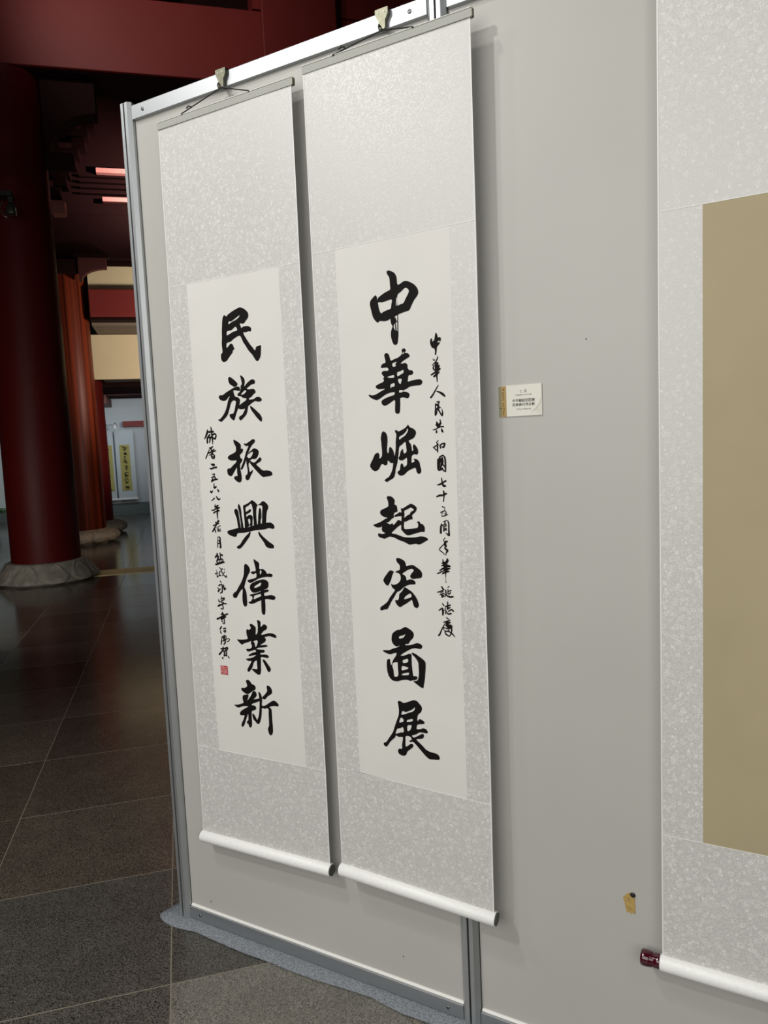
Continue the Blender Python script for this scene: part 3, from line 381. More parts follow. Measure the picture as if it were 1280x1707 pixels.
hbox(T, 'top_fillet', M_redd, (-1.2, 8.98, 11.3, 11.46, 4.695, 4.76)); hbox(T, 'top_fillet', M_redd, (-8.98, -2.1, 11.3, 11.46, 4.695, 4.76))
T = hall_thing('header_beam', 'unlit beam over the cream panel near the column brackets', 'beam')
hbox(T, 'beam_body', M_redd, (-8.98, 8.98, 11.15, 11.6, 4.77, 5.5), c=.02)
T = hall_thing('cream_fascia', 'large cream plastered lintel over the opening to the far room', 'lintel')
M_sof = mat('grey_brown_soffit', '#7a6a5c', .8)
hbox(T, 'fascia_board', M_cream, (-8.98, 8.98, 12.55, 12.63, 2.907, 3.73), c=.008)
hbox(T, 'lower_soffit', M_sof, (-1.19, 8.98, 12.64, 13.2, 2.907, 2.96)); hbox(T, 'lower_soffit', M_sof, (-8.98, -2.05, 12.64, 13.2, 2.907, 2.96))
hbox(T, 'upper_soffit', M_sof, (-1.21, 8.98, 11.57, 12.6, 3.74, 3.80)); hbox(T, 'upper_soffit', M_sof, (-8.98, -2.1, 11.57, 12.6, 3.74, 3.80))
T = hall_thing('far_room_ceiling', 'low dark timber ceiling with joists in the far room', 'ceiling')
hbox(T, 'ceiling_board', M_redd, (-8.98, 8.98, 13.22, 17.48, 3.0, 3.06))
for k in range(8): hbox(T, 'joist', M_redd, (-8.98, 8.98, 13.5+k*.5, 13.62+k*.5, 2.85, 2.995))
hbox(T, 'long_beam', mat('brown_timber', '#54281c', .6), (-1.62, -1.44, 13.25, 17.45, 2.66, 2.845))
T = hall_thing('wall_beam', 'small red beam fixed across the far white wall above the yellow scrolls', 'beam')
hbox(T, 'beam_body', M_red, (-1.21, 8.98, 17.3, 17.48, 2.165, 2.3))
# cornice ledges, lamp glow painted into their pink, and the fine mouldings between them
M_ledge_glow = mat('ledge_painted_lamp_glow', '#e0938a', .6)
T = hall_thing('cornice', 'high dark cornice with two ledges painted with a rose lamp glow, left of the panel frame', 'cornice')
hbox(T, 'ledge', M_ledge_glow, (-.92, 8.98, 11.18, 11.3, 6.175, 6.25)); hbox(T, 'ledge', M_ledge_glow, (-.85, 8.98, 11.18, 11.3, 5.715, 5.785))
hbox(T, 'backing_board', M_redd, (-8.98, 8.98, 11.32, 11.6, 5.5, 8.9))
for z in (5.86, 5.95, 6.04, 6.13): hbox(T, 'moulding', M_redd, (-1.2, 8.98, 11.22, 11.318, z-.012, z+.012))
def bracket_set(label, s0, t0, z0, w=.5, sgn=1):
    T = hall_thing('bracket_set', label, 'bracket')
    for k in range(4):
        hbox(T, 'bracket_arm', M_redd, (s0-w*.5-.16*k, s0+w*.5+.16*k, t0-.12, t0+.12, z0+.30*k+.14, z0+.30*k+.28), c=.012)
        for d in (-1, 0, 1): hbox(T, 'bracket_block', M_redd, (s0+d*(w*.5+.16*k)-.1, s0+d*(w*.5+.16*k)+.1, t0-.15, t0+.15, z0+.30*k+.285, z0+.30*k+.435))
    return T
bracket_set('stepped timber bracket cluster above the striped column, beside the ledges with the painted rosy glow', -1.75, 10.85, 5.5, .62)
hbox(bpy.data.objects['bracket_set'], 'hanging_block', M_ledge_glow, (-1.56, -1.37, 10.5, 10.69, 5.29, 5.5), c=.01)  # lamplight on this block is put into its colour, as on the ledges
T = hall_thing('curved_bracket', 'curved dark red bracket under the header, beside the striped column top', 'bracket')
def quarter(par, s0, s1, t0, t1, z1, z0, name='bracket_plate', m=M_red, nb=10):
    pts = [(s0, z1), (s0, z0)]
    for i in range(nb+1):
        a = math.pi/2*i/nb; pts.append((s0+(s1-s0)*(1-math.cos(a))*.9+(s1-s0)*.1, z0+(z1-z0)*.55*math.sin(a)**1.0*1.0))
    pts += [(s1, z1)]
    b = MB(); b.prism(pts, 'y', t0, t1); return b.build(name, m, par)
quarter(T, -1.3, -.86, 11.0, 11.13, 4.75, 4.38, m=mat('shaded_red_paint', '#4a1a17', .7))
hbox(T, 'bracket_cap', M_redd, (-1.35, -.8, 10.98, 11.14, 4.755, 4.82))
T = hall_thing('beam_bracket', 'dark curved bracket springing from the nearest column towards the panel', 'bracket')
quarter(T, -1.2, -.6, 7.5, 7.78, 5.98, 5.15, m=M_redd)
hbox(T, 'bracket_tongue', M_redd, (-1.22, -.9, 7.52, 7.76, 5.0, 5.15), c=.02)

# ------------------------------------------------------------------ columns with lotus bases
def column(label, s, t, r, h, mshaft, mstone, prof, bulge, npet=14, rot=0.0):
    T = thing('column', label, 'column', H(s, t, 0), HR)
    b = MB(); b.lathe([(r, .24), (r*1.0, .3), (r, h*.5), (r*.96, h)], 64); b.build('shaft', mshaft, T)
    b = MB(); b.lathe(prof, 64); base = b.build('stone_base', mstone, T)
    # petals stand proud of the base
    for k in range(npet):
        a0 = rot+2*math.pi*k/npet; wv = math.pi/npet*.96
        V = []; nu, nv = 10, 8
        for j in range(nv+1):
            v = j/nv
            zz = prof[1][1]+.006+(prof[-2][1]-prof[1][1]-.012)*v
            # radius of the profile at zz
            rr = prof[-1][0]
            for (ra, za), (rb, zb) in zip(prof, prof[1:]):
                if za <= zz <= zb and zb > za: rr = ra+(rb-ra)*(zz-za)/(zb-za); break
            half = wv*(math.sin(math.pi*min(1, (v*.62+.38)))**.5 if v > .2 else .5+v*2.2)
            half = min(half, wv)*(1-.06*v)
            for i in range(nu+1):
                u = i/nu*2-1
                rim = .016 if abs(u) > .72 or v < .14 else 0
                out = .004+bulge*(1-u*u)*math.sin(math.pi*(.15+.8*v))+rim*(1-max(0, abs(u)-.86)*7)
                V.append(((rr+out)*math.cos(a0+u*half), (rr+out)*math.sin(a0+u*half), zz))
        F = [(j*(nu+1)+i, j*(nu+1)+i+1, (j+1)*(nu+1)+i+1, (j+1)*(nu+1)+i) for j in range(nv) for i in range(nu)]
        obj('petal', mesh(V, F, True), base, mstone)
    return T
P1 = [(.555, 0), (.585, .018), (.60, .035), (.575, .06), (.545, .10), (.51, .15), (.475, .20), (.462, .235), (.44, .25), (.41, .252)]
P2 = [(.52, 0), (.54, .02), (.585, .05), (.61, .09), (.615, .13), (.59, .175), (.545, .205), (.48, .22), (.44, .24), (.41, .245)]
column('nearest dark red lacquered column on a grey carved lotus stone base', -1.60, 7.65, .403, 6.0, M_lacq, M_stone, P1, .014, 10)
column('orange-brown column striped with painted reflections, behind the nearest one, on a pale rounded stone base', -1.65, 11.5, .42, 4.76, M_lacq_streaks, M_stone2, P2, .03, 12, .1)
column('slim dark column third in the row, in front of the far yellow scrolls', -1.62, 13.05, .39, 2.93, M_lacq, M_stone, P2, .02, 12, .2)
T = hall_thing('column_collar', 'dark timber collar block around the top of the striped column', 'collar')
hbox(T, 'collar_block', M_redd, (-2.15, -1.25, 11.02, 11.08, 4.5, 4.74), (-2.2, -1.72, 10.95, 11.01, 4.42, 4.62), c=.01)

o = hall_thing('floor_band', 'pale yellow stone band laid across the dark floor by the nearest column', 'floor band')
hbox(o, 'stone_strip', M_brass, (-1.12, 5.0, 7.52, 7.98, .0, .006))

# small spotlight clamped high on the nearest column
T = hall_thing('spotlight', 'small caged spotlight hanging by the nearest column at the left edge', 'spotlight')
hbox(T, 'mount', M_hole, (-1.75, -1.5, 6.85, 7.0, 4.42, 4.47)); hbox(T, 'arm', M_hole, (-1.55, -1.5, 6.9, 6.95, 4.36, 4.419))
b = MB(); b.lathe([(.02, 0), (.05, -.03), (.065, -.1), (.06, -.12)], 16, 'z', -1.525, 6.92, 4.355); b.build('lamp_head', mat('grey_lamp_head', '#4c504a', .4, .5), T)
b = MB(); b.tube([(-1.6, 6.85, 4.35), (-1.63, 6.85, 4.28), (-1.6, 6.85, 4.2), (-1.52, 6.85, 4.16), (-1.46, 6.85, 4.2), (-1.47, 6.85, 4.3)], .006); b.build('cage_wire', M_screw, T)

# ------------------------------------------------------------------ far room things
def far_scroll(label, s0, s1, x0, x1, seed):
    T = hall_thing('far_scroll', label, 'scroll', 'yellow calligraphy scrolls on the far wall')
    hbox(T, 'mounting', mat('pale_blue_mounting', '#bcc6cc', .7), (s0, s1, 17.25, 17.262, .40, 2.08))
    hbox(T, 'yellow_paper', mat('yellow_paper', '#a8a05c', .7), (x0, x1, 17.238, 17.248, .585, 1.72))
    hbox(T, 'roller', M_roller, (s0-.02, s1+.02, 17.23, 17.28, .36, .40))
    r = random.Random(seed); cx = (x0+x1)/2
    for k in range(7):
        b = MB(); zc = 1.64-k*.163
        for q in range(8):
            a = r.uniform(-.045, .03); c = r.uniform(-.05, .045)
            if q % 2: b.box(cx+a-.03, cx+a+.04, 17.232, 17.236, zc+c, zc+c+.013)
            else: b.box(cx+a, cx+a+.014, 17.232, 17.236, zc+c-.04, zc+c+.02)
        b.build('written_mark', M_ink, T)
far_scroll('far yellow scroll fully in view between the column and the panel edge', -1.42, -.98, -1.325, -1.09, 3)
far_scroll('far yellow scroll half hidden behind the slim third column', -1.90, -1.46, -1.76, -1.50, 8)
for s, lab in ((-1.60, 'tiny spotlight nearest the slim column over the far scrolls'), (-1.37, 'tiny spotlight on the wall rail between the two far scrolls')):
    T = hall_thing('wall_spotlight', lab, 'spotlight', 'spotlights over the far scrolls')
    b = MB(); b.tube([(s, 17.48, 2.22), (s, 17.1, 2.26), (s, 17.0, 2.2)], .012); b.build('arm', M_screw, T)
    b = MB(); b.lathe([(.02, .05), (.035, .03), (.045, -.05)], 12, 'z', s, 16.98, 2.17); b.build('lamp_head', mat('white_lamp_head', '#dadada', .3), T)

T = thing('potted_palm', 'potted green palm by the far wall at the left picture edge', 'plant', H(-3.95, 15.0, 0), HR)
b = MB(); b.lathe([(.16, 0), (.2, .05), (.24, .3), (.25, .36), (.22, .37), (.2, .33)], 24); b.build('pot', M_pot, T)
r = random.Random(2)
for k in range(34):
    a = r.uniform(0, 2*math.pi); L = r.uniform(.55, .9); up = r.uniform(.5, 1.2)
    V = []; n = 7
    for i in range(n+1):
        f = i/n; x = L*f*.8; z = .30+up*.42*f*(1.25-f*1.05)
        wd = .035*math.sin(math.pi*min(1, f*.9+.08))
        c, s_ = math.cos(a), math.sin(a)
        V += [(x*c-wd*s_, x*s_+wd*c, z-.01), (x*c, x*s_, z), (x*c+wd*s_, x*s_-wd*c, z-.01)]
    F = []
    for i in range(n): F += [(3*i, 3*i+1, 3*i+4, 3*i+3), (3*i+1, 3*i+2, 3*i+5, 3*i+4)]
    obj('leaf', mesh(V, F, True), T, M_leaf)

# ------------------------------------------------------------------ display panels in an aluminium frame
def post(x, label):
    T = thing('frame_post', label, 'post', (x, 0, 0))
    hw, c, g = .0235, .010, .0028; yf, yb = -.008, .039
    b = MB()
    b.prism([(-hw, yf+c), (-hw+c, yf), (-g, yf), (-g, yf+.012), (-hw+.004, yf+.014)], 'z', .006, 2.588)
    b.prism([(g, yf), (hw-c, yf), (hw, yf+c), (hw-.004, yf+.014), (g, yf+.012)], 'z', .006, 2.588)
    b.prism([(-hw, yf+c), (-hw+.004, yf+.0142), (hw-.004, yf+.0142), (hw, yf+c), (hw, yb-c), (hw-c, yb), (-hw+c, yb), (-hw, yb-c)], 'z', .006, 2.586)
    b.build('extrusion', M_alu, T)
    b = MB(); b.box(-g+.0002, g-.0002, yf+.009, yf+.014, .01, 2.585); b.build('slot_shadow_strip', M_slot, T)
    return T
post(.006, 'aluminium post at the free left end of the display panels')
post(1.038, 'aluminium post behind the right edge of the taller middle scroll')
post(2.07, 'aluminium post behind the yellow-centred scroll at the right')
def screw(par, x, z):
    b = MB(); b.lathe([(.0052, -.0006), (.0048, -.002), (.003, -.0024)], 14, 'y', x, 0, z); s = b.build('screw', M_screw, par)
    b = MB(); b.lathe([(.0026, -.0024), (.0024, -.0027)], 8, 'y', x, 0, z); b.build('screw_recess', M_hole, s)
def bay(x0, x1, label):
    T = thing('display_panel', label, 'display panel', (0, 0, 0))
    b = MB(); b.box(x0, x1, .012, .028, .045, 2.537); p = b.build('board', M_panel, T)
    for nm, z0, z1 in (('top_rail', 2.536, 2.577), ('bottom_rail', .0065, .0465)):
        b = MB(); b.box(x0, x1, 0, .036, z0, z1, c=.0015); rl = b.build(nm, M_alu_rail, T)
        for sx in (x0+.045, x1-.045): screw(rl, sx, (z0+z1)/2)
    b = MB(); b.prism([(.006, .0468), (.0118, .0468), (.0118, .0525), (.0095, .052)], 'x', x0+.001, x1-.001); b.build('bead_strip', M_bead, T)
    return T, p
B1, pb1 = bay(.031, 1.0135, 'left display panel board with aluminium rails, holding the two black-inked scrolls')
B2, pb2 = bay(1.0635, 2.045, 'right display panel board with the small card and the torn sticker mark')
# torn sticker residue with a screw hole
pts = [(1.4300, .461), (1.4345, .468), (1.440, .4735), (1.446, .477), (1.452, .479), (1.4565, .474), (1.4572, .455), (1.458, .432), (1.455, .4275), (1.451, .431), (1.448, .426), (1.443, .430), (1.4385, .427), (1.4355, .44), (1.4335, .452)]
b = MB(); b.prism(pts, 'y', .0108, .01195); rs = b.build('sticker_residue', M_res, B2)
b = MB(); b.lathe([(.0062, -.0015), (.0055, -.003), (.002, -.0035)], 14, 'y', 1.4525, .012, .474); b.build('screw_plug', M_hole, B2)
for x, z, rr in ((1.368, 1.7535, .0015), (.1168, .0791, .002), (.119, .0835, .0012), (.83, .12, .0018)):
    b = MB(); b.lathe([(rr, -.0003), (rr*.6, -.0008)], 8, 'y', x, .012, z); b.build('speck', M_hole, B2 if x > 1.06 else B1)

# ------------------------------------------------------------------ scrolls
def disp(x, z, seed):
    n = noise.noise(Vector((x*2.2+seed*7.3, z*1.6+seed*3.1, seed)))
    n2 = noise.noise(Vector((x*6+seed*2.3, z*5, seed+9)))
    return .0028*n+.0009*n2
def sheet(name, par, m, q, seed, dy, thick=.0008, nx=12, nz=30):
    """q = local corner points TL TR BR BL (x, z) on the hanging sheet"""
    (ax, az), (bx, bz), (cx, cz), (dx, dz) = q
    V = []
    for side in (0, 1):
        for j in range(nz+1):
            v = j/nz
            for i in range(nx+1):
                u = i/nx
                x = (ax*(1-u)+bx*u)*(1-v)+(dx*(1-u)+cx*u)*v; z = (az*(1-u)+bz*u)*(1-v)+(dz*(1-u)+cz*u)*v
                V.append((x, disp(x, z, seed)-dy+side*thick, z))
    S = (nx+1)*(nz+1); F = []
    for j in range(nz):
        for i in range(nx):
            a = j*(nx+1)+i; F += [(a, a+nx+1, a+nx+2, a+1), (S+a, S+a+1, S+a+nx+2, S+a+nx+1)]
    ring = [i for i in range(nx+1)]+[j*(nx+1)+nx for j in range(1, nz+1)]+[nz*(nx+1)+i for i in range(nx-1, -1, -1)]+[j*(nx+1) for j in range(nz-1, 0, -1)]
    n0 = len(V); V += [V[i] for i in ring]+[V[S+i] for i in ring]; n = len(ring)
    for k in range(n): F.append((n0+k, n0+(k+1) % n, n0+n+(k+1) % n, n0+n+k))
    me = mesh(V, F, True)
    me.polygons.foreach_set('use_smooth', [k < 2*nx*nz for k in range(len(me.polygons))])
    return obj(name, me, par, m)
def catmull(p, n=3):
    out = []
    L = len(p)
    for i in range(L):
        a, b_, c, d = p[i-1], p[i], p[(i+1) % L], p[(i+2) % L]
        for k in range(n):
            t = k/n
            out.append(tuple(.5*(2*b_[e]+(c[e]-a[e])*t*.9+(2*a[e]-5*b_[e]+4*c[e]-d[e])*t*t*.9+(3*b_[e]-a[e]-3*c[e]+d[e])*t**3*.9)+.1*0 if False else
                             b_[e]*(2*t**3-3*t*t+1)+c[e]*(3*t*t-2*t**3)+.42*(c[e]-a[e])*(t**3-2*t*t+t)+.42*(d[e]-b_[e])*(t**3-t*t) for e in (0, 1)))
    return out
def inside(p, poly):
    c = False; x, y = p; j = len(poly)-1
    for i in range(len(poly)):
        xi, yi = poly[i]; xj, yj = poly[j]
        if (yi > y) != (yj > y) and x < (xj-xi)*(y-yi)/(yj-yi)+xi: c = not c
        j = i
    return c
def ink_big(txt):
    outs, holes = [], []
    for c in txt.split('|'):
        h = c.startswith('h'); pts = [tuple(float(v)*1e-4 for v in q.split(',')) for q in c.lstrip('h').split()]
        pts = catmull(pts); (holes if h else outs).append(pts)
    V, E = [], []
    for p in outs+holes:
        n = len(V); V += [Vector(q) for q in p]; E += [(n+i, n+(i+1) % len(p)) for i in range(len(p))]
    r = delaunay_2d_cdt(V, E, [], 1, 1e-6)
    vv, ff = r[0], r[2]; keep = []
    for f in ff:
        c = sum((vv[i] for i in f), Vector((0, 0)))/len(f)
        if any(inside(c, p) for p in outs) and not any(inside(c, p) for p in holes): keep.append(tuple(f))
    return [tuple(v) for v in vv], keep
def ink_small(txt):
    V, F = [], []
    for st in txt.split('|'):
        P = [tuple(float(v)*1e-4 for v in q.split(',')) for q in st.split()]
        # resample
        Q = []
        for i in range(len(P)-1):
            a, b_, c, d = P[max(i-1, 0)], P[i], P[i+1], P[min(i+2, len(P)-1)]
            for k in range(3):
                t = k/3; Q.append(tuple(b_[e]*(2*t**3-3*t*t+1)+c[e]*(3*t*t-2*t**3)+.45*(c[e]-a[e])*(t**3-2*t*t+t)+.45*(d[e]-b_[e])*(t**3-t*t) for e in (0, 1, 2)))
        Q.append(P[-1])
        n0 = len(V)
        for i, q in enumerate(Q):
            a, c = Q[max(i-1, 0)], Q[min(i+1, len(Q)-1)]
            dx, dz = c[0]-a[0], c[1]-a[1]; l = math.hypot(dx, dz) or 1
            nx, nz = -dz/l*q[2]/2, dx/l*q[2]/2
            V += [(q[0]+nx, q[1]+nz), (q[0]-nx, q[1]-nz)]
        for i in range(len(Q)-1): F.append((n0+2*i, n0+2*i+1, n0+2*i+3, n0+2*i+2))
        for q in (Q[0], Q[-1]):
            n = len(V); V += [(q[0]+q[2]/2*math.cos(k*math.pi/4), q[1]+q[2]/2*math.sin(k*math.pi/4)) for k in range(8)]; F.append(tuple(range(n, n+8)))
    return V, F
def hook_cord(par, cl, x0, z0, xm, zm, x1, z1, y0):
    b = MB(); b.tube([(x0, y0+.003, z0-.012), (x0, y0-.004, z0), (xm-.004, cl, zm)], .0016, 6); b.tube([(xm-.004, cl, zm), (xm, cl-.002, zm+.004), (xm+.004, cl, zm)], .0016, 6)
    b.tube([(xm+.004, cl, zm), (x1, y0-.004, z1), (x1, y0+.003, z1-.012)], .0016, 6)
    kx, kz = x0+.22*(xm-x0), z0+.22*(zm-z0)
    b.tube([(kx-.008, y0-.004, kz+.001), (kx+.002, y0-.006, kz+.004), (kx+.010, y0-.004, kz)], .002, 6)
    b.build('hanging_cord', M_cord, par)
def scroll(label, ox, oz, yy, q, paper, mpaper, seed, clipx, cords, knob=False, lean=0):
    """ox, oz: world origin; q: outer corners TL TR BR BL (world x, z); paper: same"""
    T = thing('hanging_scroll', label, 'scroll', (ox, yy, oz))
    T.rotation_euler = (lean, 0, 0)
    Lc = lambda p: (p[0]-ox, p[1]-oz)
    (tl, tr, br, bl) = map(Lc, q); (ptl, ptr, pbr, pbl) = map(Lc, paper)
    def edge(a, b_, z):  # x on side a-b at height z
        t = (a[1]-z)/(a[1]-b_[1]); return a[0]+(b_[0]-a[0])*t
    zt, zb = (ptl[1]+ptr[1])/2, (pbl[1]+pbr[1])/2
    lt, rt, lb, rb = (edge(tl, bl, ptl[1]), ptl[1]), (edge(tr, br, ptr[1]), ptr[1]), (edge(tl, bl, pbl[1]), pbl[1]), (edge(tr, br, pbr[1]), pbr[1])
    sheet('upper_silk', T, M_silk, (tl, tr, rt, lt), seed, 0, nx=14, nz=14)
    sheet('lower_silk', T, M_silk, (lb, rb, br, bl), seed, 0, nx=14, nz=10)
    sheet('side_silk', T, M_silk, (lt, ptl, pbl, lb), seed, 0, nx=3, nz=36)
    sheet('side_silk', T, M_silk, (ptr, rt, rb, pbr), seed, 0, nx=3, nz=36)
    pa = sheet('writing_paper', T, mpaper, (ptl, ptr, pbr, pbl), seed, 0.0, nx=12, nz=36)
    e = .003
    for a, b_, sg in ((tl, bl, 1), (tr, br, -1)):
        sheet('edge_binding', T, M_edge, ((min(a[0], a[0]+sg*e), a[1]), (max(a[0], a[0]+sg*e), a[1]), (max(b_[0], b_[0]+sg*e), b_[1]), (min(b_[0], b_[0]+sg*e), b_[1])), seed, .0006, nx=1, nz=60)
    for a, b_ in ((lt, rt), (lb, rb)):
        sheet('seam', T, M_edge, ((a[0], a[1]+.0008), (b_[0], b_[1]+.0008), (b_[0], b_[1]-.0006), (a[0], a[1]-.0006)), seed, .0006, nx=20, nz=1)
    # top batten
    b = MB(); z0 = (tl[1]+tr[1])/2
    b.prism([(-.0035, z0-.017), (-.0045, z0-.002), (-.002, z0+.002), (.006, z0+.002), (.008, z0-.004), (.007, z0-.017)], 'x', tl[0]-.001, tr[0]+.004)
    b.build('top_batten', M_batten, T)
    b = MB(); b.box(tl[0]-.001, tr[0]+.003, -.0042, -.0008, z0+.0021, z0+.0034); b.build('batten_highlight_edge', M_edge, T)
    b = MB(); b.box(tr[0]+.0041, tr[0]+.0062, -.004, .008, z0-.016, z0+.002); b.build('batten_end_cap', M_clip, T)
    # roller
    zl, zr = bl[1], br[1]; R = .0183
    rot = math.atan2(zr-zl, br[0]-bl[0]); Lr = math.hypot(zr-zl, br[0]-bl[0])
    b = MB(); b.lathe([(R*.93, -.004), (R, -.0015), (R, Lr+.0015), (R*.93, Lr+.004)], 32, 'x')
    o = b.build('roller', M_roller, T, (bl[0], .001, zl)); o.rotation_euler = (0, -rot, 0)
    if knob:
        for x0, sg in ((-.0045, -1), (Lr+.0045, 1)):
            b = MB(); pr = [(.0165, 0), (.0165, .012), (.0148, .014), (.0165, .017), (.0178, .026), (.0182, .036), (.0165, .041), (.012, .042)]
            b.lathe([(r_, sg*h) for r_, h in pr], 28, 'x', x0, 0, 0); kn = b.build('roller_knob', M_knob, T, (bl[0], .001, zl)); kn.rotation_euler = (0, -rot, 0)
    else:
        for x0 in (-.0062, Lr+.0042):
            b = MB(); b.lathe([(R*.86, 0), (R*.86, .002)], 24, 'x', x0, 0, 0); kn = b.build('end_cap', M_cap, T, (bl[0], .001, zl)); kn.rotation_euler = (0, -rot, 0)
    (hx, hz), (x0, z0_), (x1, z1_) = clipx, cords[0], cords[1]
    hook_cord(T, -.0125-yy+lean*2.19, x0-ox, z0_-oz, hx-ox, hz-oz, x1-ox, z1_-oz, -.001)
    return T, pa
def clip(x, label):
    T = thing('hanging_clip', label, 'clip', (x, 0, 2.53), 0, 'metal clips hooked over the top rail')
    b = MB()
    pr = [(-.017, .049), (-.0165, .036), (-.0085, .022), (-.0075, .004), (-.003, 0), (.003, 0), (.0075, .004), (.0085, .022), (.0165, .036), (.017, .049)]
    b.prism(pr, 'y', -.0115, -.0095)
    b.box(-.017, .017, -.0095, .044, .0493, .0513); b.box(-.012, .012, .040, .042, .022, .0492)
    b.prism([(.0165, .036), (.017, .049), (.0185, .049), (.018, .036), (.010, .022), (.009, .004), (.0075, .004), (.0085, .022)], 'y', -.0115, -.0020)
    b.build('clip_plate', M_clip, T)
    for dx in (-.008, .008):
        b = MB(); b.lathe([(.0022, -.0118), (.0016, -.0128)], 10, 'y', dx, 0, .041); b.build('rivet', M_bead, T)
    b = MB(); b.tube([(-.004, -.011, .010), (-.005, -.016, .012), (-.0045, -.019, .005), (-.003, -.017, -.002), (.002, -.0135, -.003), (.004, -.0115, .002)], .0022, 8); b.build('hook_loop', mat('dark_hook', '#55554c', .35, .9), T)
    return T
q1 = ((.1600, 2.485), (.6350, 2.483), (.6223, .3376), (.1375, .3263)); p1 = ((.2267, 2.0248), (.5611, 2.0248), (.5563, .6310), (.2282, .6243))
q2 = ((.6826, 2.487), (1.1381, 2.496), (1.1260, .3470), (.6725, .3605)); p2 = ((.7517, 2.0345), (1.0686, 2.0403), (1.0626, .6446), (.7479, .6565))
q3 = ((1.5291, 2.489), (1.9800, 2.489), (1.9800, .351), (1.5222, .351)); p3 = ((1.6123, 1.9878), (1.8960, 1.9878), (1.8960, .655), (1.6085, .655))
clip(.389, 'metal clip holding the cord of the shorter left scroll'); clip(.898, 'metal clip holding the cord of the middle scroll'); clip(1.755, 'metal clip above the yellow-centred right scroll')
S1, PA1 = scroll('left white scroll with seven large brushed characters and a red seal', .15, .33, -.022, q1, p1, M_paper, 1, (.389, 2.529), ((.256, 2.4875), (.4997, 2.4875)), lean=.0019)
S2, PA2 = scroll('middle white scroll with seven large brushed characters and a long inscription at its right', .67, .34, -.036, q2, p2, M_paper, 2, (.898, 2.529), ((.7754, 2.4935), (.9986, 2.4935)), lean=.0019)
S3, PA3 = scroll('right scroll with a blank yellow centre and burgundy roller knob, cut by the picture edge', 1.52, .35, -.022, q3, p3, M_ochre, 3, (1.755, 2.529), ((1.63, 2.493), (1.88, 2.493)), True, lean=.0019)
for k, kind, txt in INK:
    V, F = (ink_big if kind == 'B' else ink_small)(txt)
    pa = PA1 if k == 1 else PA2
    me = mesh([(x, disp(x, z, k)-.0007, z) for x, z in V], F)
    obj('brushed_character' if kind == 'B' else 'inscription_character', me, pa, M_ink)
# red seal with pale carved strokes
M_seal = mat('cinnabar_seal', '#b3323c', .7, var=.2, vscale=200); M_sealw = mat('seal_relief', '#dcb9b3', .7)
def patch(par, name, m, x0, x1, z0, z1, k, dy):
    me = mesh([(x, disp(x, z, k)-dy, z) for x, z in ((x0, z0), (x1, z0), (x1, z1), (x0, z1))], [(0, 1, 2, 3)]); return obj(name, me, par, m)
sx, sz = .2590-.15, .8690-.33; sl = patch(PA1, 'red_seal', M_seal, sx, sx+.0285, sz, sz+.0275, 1, .0007)
for a in ((.002, .012, .021, .023), (.002, .010, .0155, .017), (.003, .0045, .004, .014), (.008, .0095, .002, .015), (.003, .009, .008, .0095), (.0125, .014, .002, .026), (.016, .027, .021, .0225), (.016, .026, .0155, .017),
          (.017, .0185, .003, .0135), (.0205, .022, .003, .015), (.0245, .026, .004, .0135), (.002, .012, .0255, .0268)):
    patch(PA1, 'seal_stroke', M_sealw, sx+a[0], sx+a[1], sz+a[2], sz+a[3], 1, .0010)

# ------------------------------------------------------------------ title card
CX, CZ, CW, CH = 1.1602, 1.5920, .1045, .0722
T = thing('title_card', 'small white printed card with a golden left band beside the middle scroll', 'card', (CX, .012, CZ))
M_card = mat('card_stock', '#dedcd0', .5); M_band = mat('card_gold_band', '#a88a4c', .5); M_olive = mat('card_olive_band', '#8a8560', .5); M_txt = mat('card_print', '#2b2a26', .6)
b = MB(); b.box(0, CW, -.003, -.0002, 0, CH, c=.0004); b.build('card_body', M_card, T)
b = MB(); b.box(.0004, .0065, -.0036, -.0031, .0005, CH-.0005); b.build('olive_stripe', M_olive, T)
b = MB(); b.box(.0067, .0185, -.0036, -.0031, .0005, CH-.0005); b.build('gold_stripe', M_band, T)
r = random.Random(5)
b = MB()
for k in range(10):
    z = .063-k*.0060-(.003 if k > 4 else 0)
    for q in range(4): x = .0105+r.uniform(-.0015, .0015); zz = z+r.uniform(-.0015, .0012); b.box(x, x+r.uniform(.001, .003), -.0039, -.0037, zz, zz+r.uniform(.0006, .0014))
b.box(.0035, .0062, -.0039, -.0037, .019, .0215)
b.build('band_lettering', M_txt, T)
def text(par, s, x, z, size, y, name, m, align='CENTER', ex=0):
    cu = bpy.data.curves.new('t', 'FONT'); cu.body = s; cu.size = size; cu.align_x = align; cu.resolution_u = 2; cu.offset = ex
    o = bpy.data.objects.new('t', cu); scn.collection.objects.link(o)
    bpy.context.view_layer.update()
    me = bpy.data.meshes.new_from_object(o.evaluated_get(bpy.context.evaluated_depsgraph_get())); bpy.data.objects.remove(o)
    me.transform(Matrix.Rotation(math.pi/2, 4, 'X')); me.materials.clear()
    return obj(name, me, par, m, (x, y, z))
tx = .0605
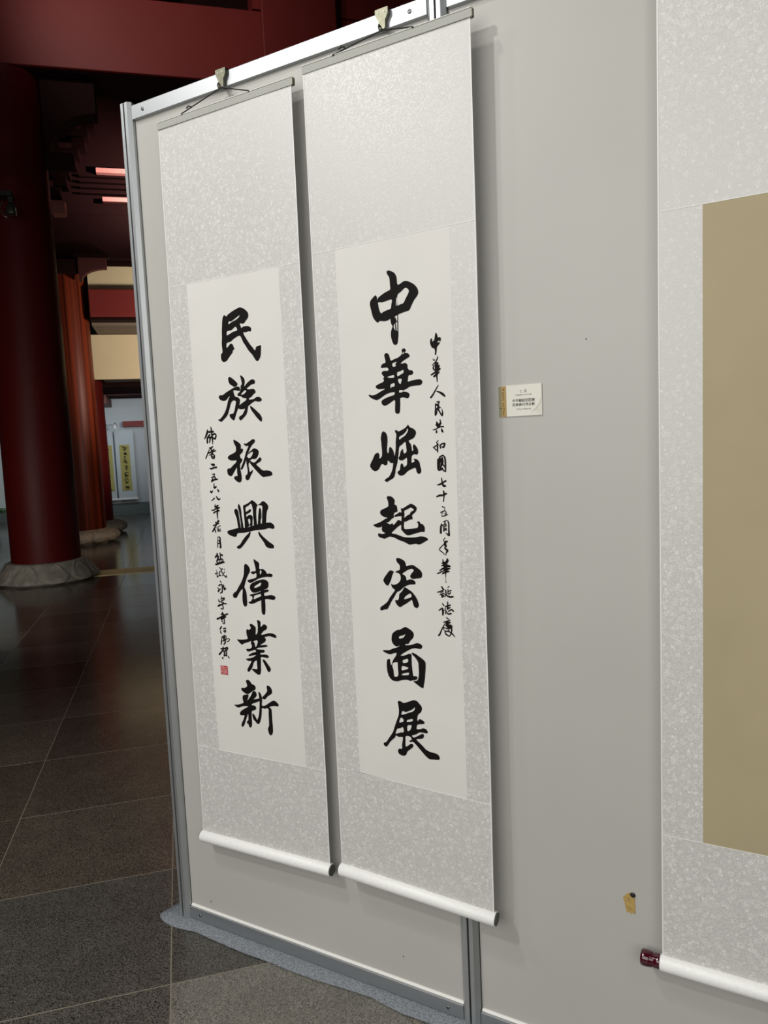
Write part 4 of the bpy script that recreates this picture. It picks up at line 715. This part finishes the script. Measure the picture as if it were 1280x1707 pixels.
text(T, '仁 风', tx, .0545, .0075, -.0033, 'printed_line', M_txt)
text(T, '江苏盐城永宁寺方丈法师', tx, .0478, .0036, -.0033, 'printed_line', M_txt)
text(T, '中华崛起宏图展', tx, .0335, .0078, -.0033, 'printed_line', M_txt, ex=.0001)
text(T, '民族振兴伟业新', tx, .0240, .0078, -.0033, 'printed_line', M_txt, ex=.0001)
text(T, '137cm×34cm×2', tx, .0145, .0055, -.0033, 'printed_line', M_txt)
b = MB()
for k in range(9):
    a = k/8; b.tube([(.078+.022*a, -.0031, .004+.006*math.sin(a*5)), (.085+.016*a, -.0031, .014+.012*a), (.092+.011*a, -.0031, .012+.03*a)], .00022, 4)
b.build('pale_mountain_print', mat('pale_print', '#bdbcae', .6), T)

# ------------------------------------------------------------------ felt strip under the panels
top = [(-.055, .075), (-.066, .041), (-.070, .022), (-.074, -.005), (-.0795, -.030)]
low = [(-.062, -.043), (-.043, -.050), (-.018, -.055), (.006, -.057), (.048, -.053), (.097, -.044), (.161, -.048), (.248, -.051), (.307, -.053), (.402, -.050), (.48, -.052), (.571, -.050), (.66, -.041), (.75, -.036), (.80, -.044), (.857, -.050), (.941, -.047), (1.1, -.05), (1.25, -.042), (1.4, -.052), (1.6, -.045), (1.8, -.05), (2.0, -.046), (2.2, -.05)]
poly = top+low
V = []; F = []
for x, y in poly:
    lift = .004+.0025*max(0, noise.noise(Vector((x*9, 0, 3))))
    V += [(x, y, .0003+lift*.4), (x, y, lift+.0015)]
back = [(x, .09) for x, y in poly]
for (x, y), (bx, by) in zip(poly, back):
    V += [(max(x, -.055), by, .0005), (max(x, -.055), by, .0045), (max(x, -.055), .0, .0052)]
n = len(poly)
for i in range(n-1):
    a, c = 2*i, 2*i+2; p, q = 2*n+3*i, 2*n+3*i+3
    F += [(a, c, c+1, a+1), (a+1, c+1, q+2, p+2), (p+2, q+2, q+1, p+1)]
o = obj('felt_strip', mesh(V, F, True), None, M_felt)
tag(o, 'wavy blue-grey felt strip lying on the floor under the display panels', 'felt')
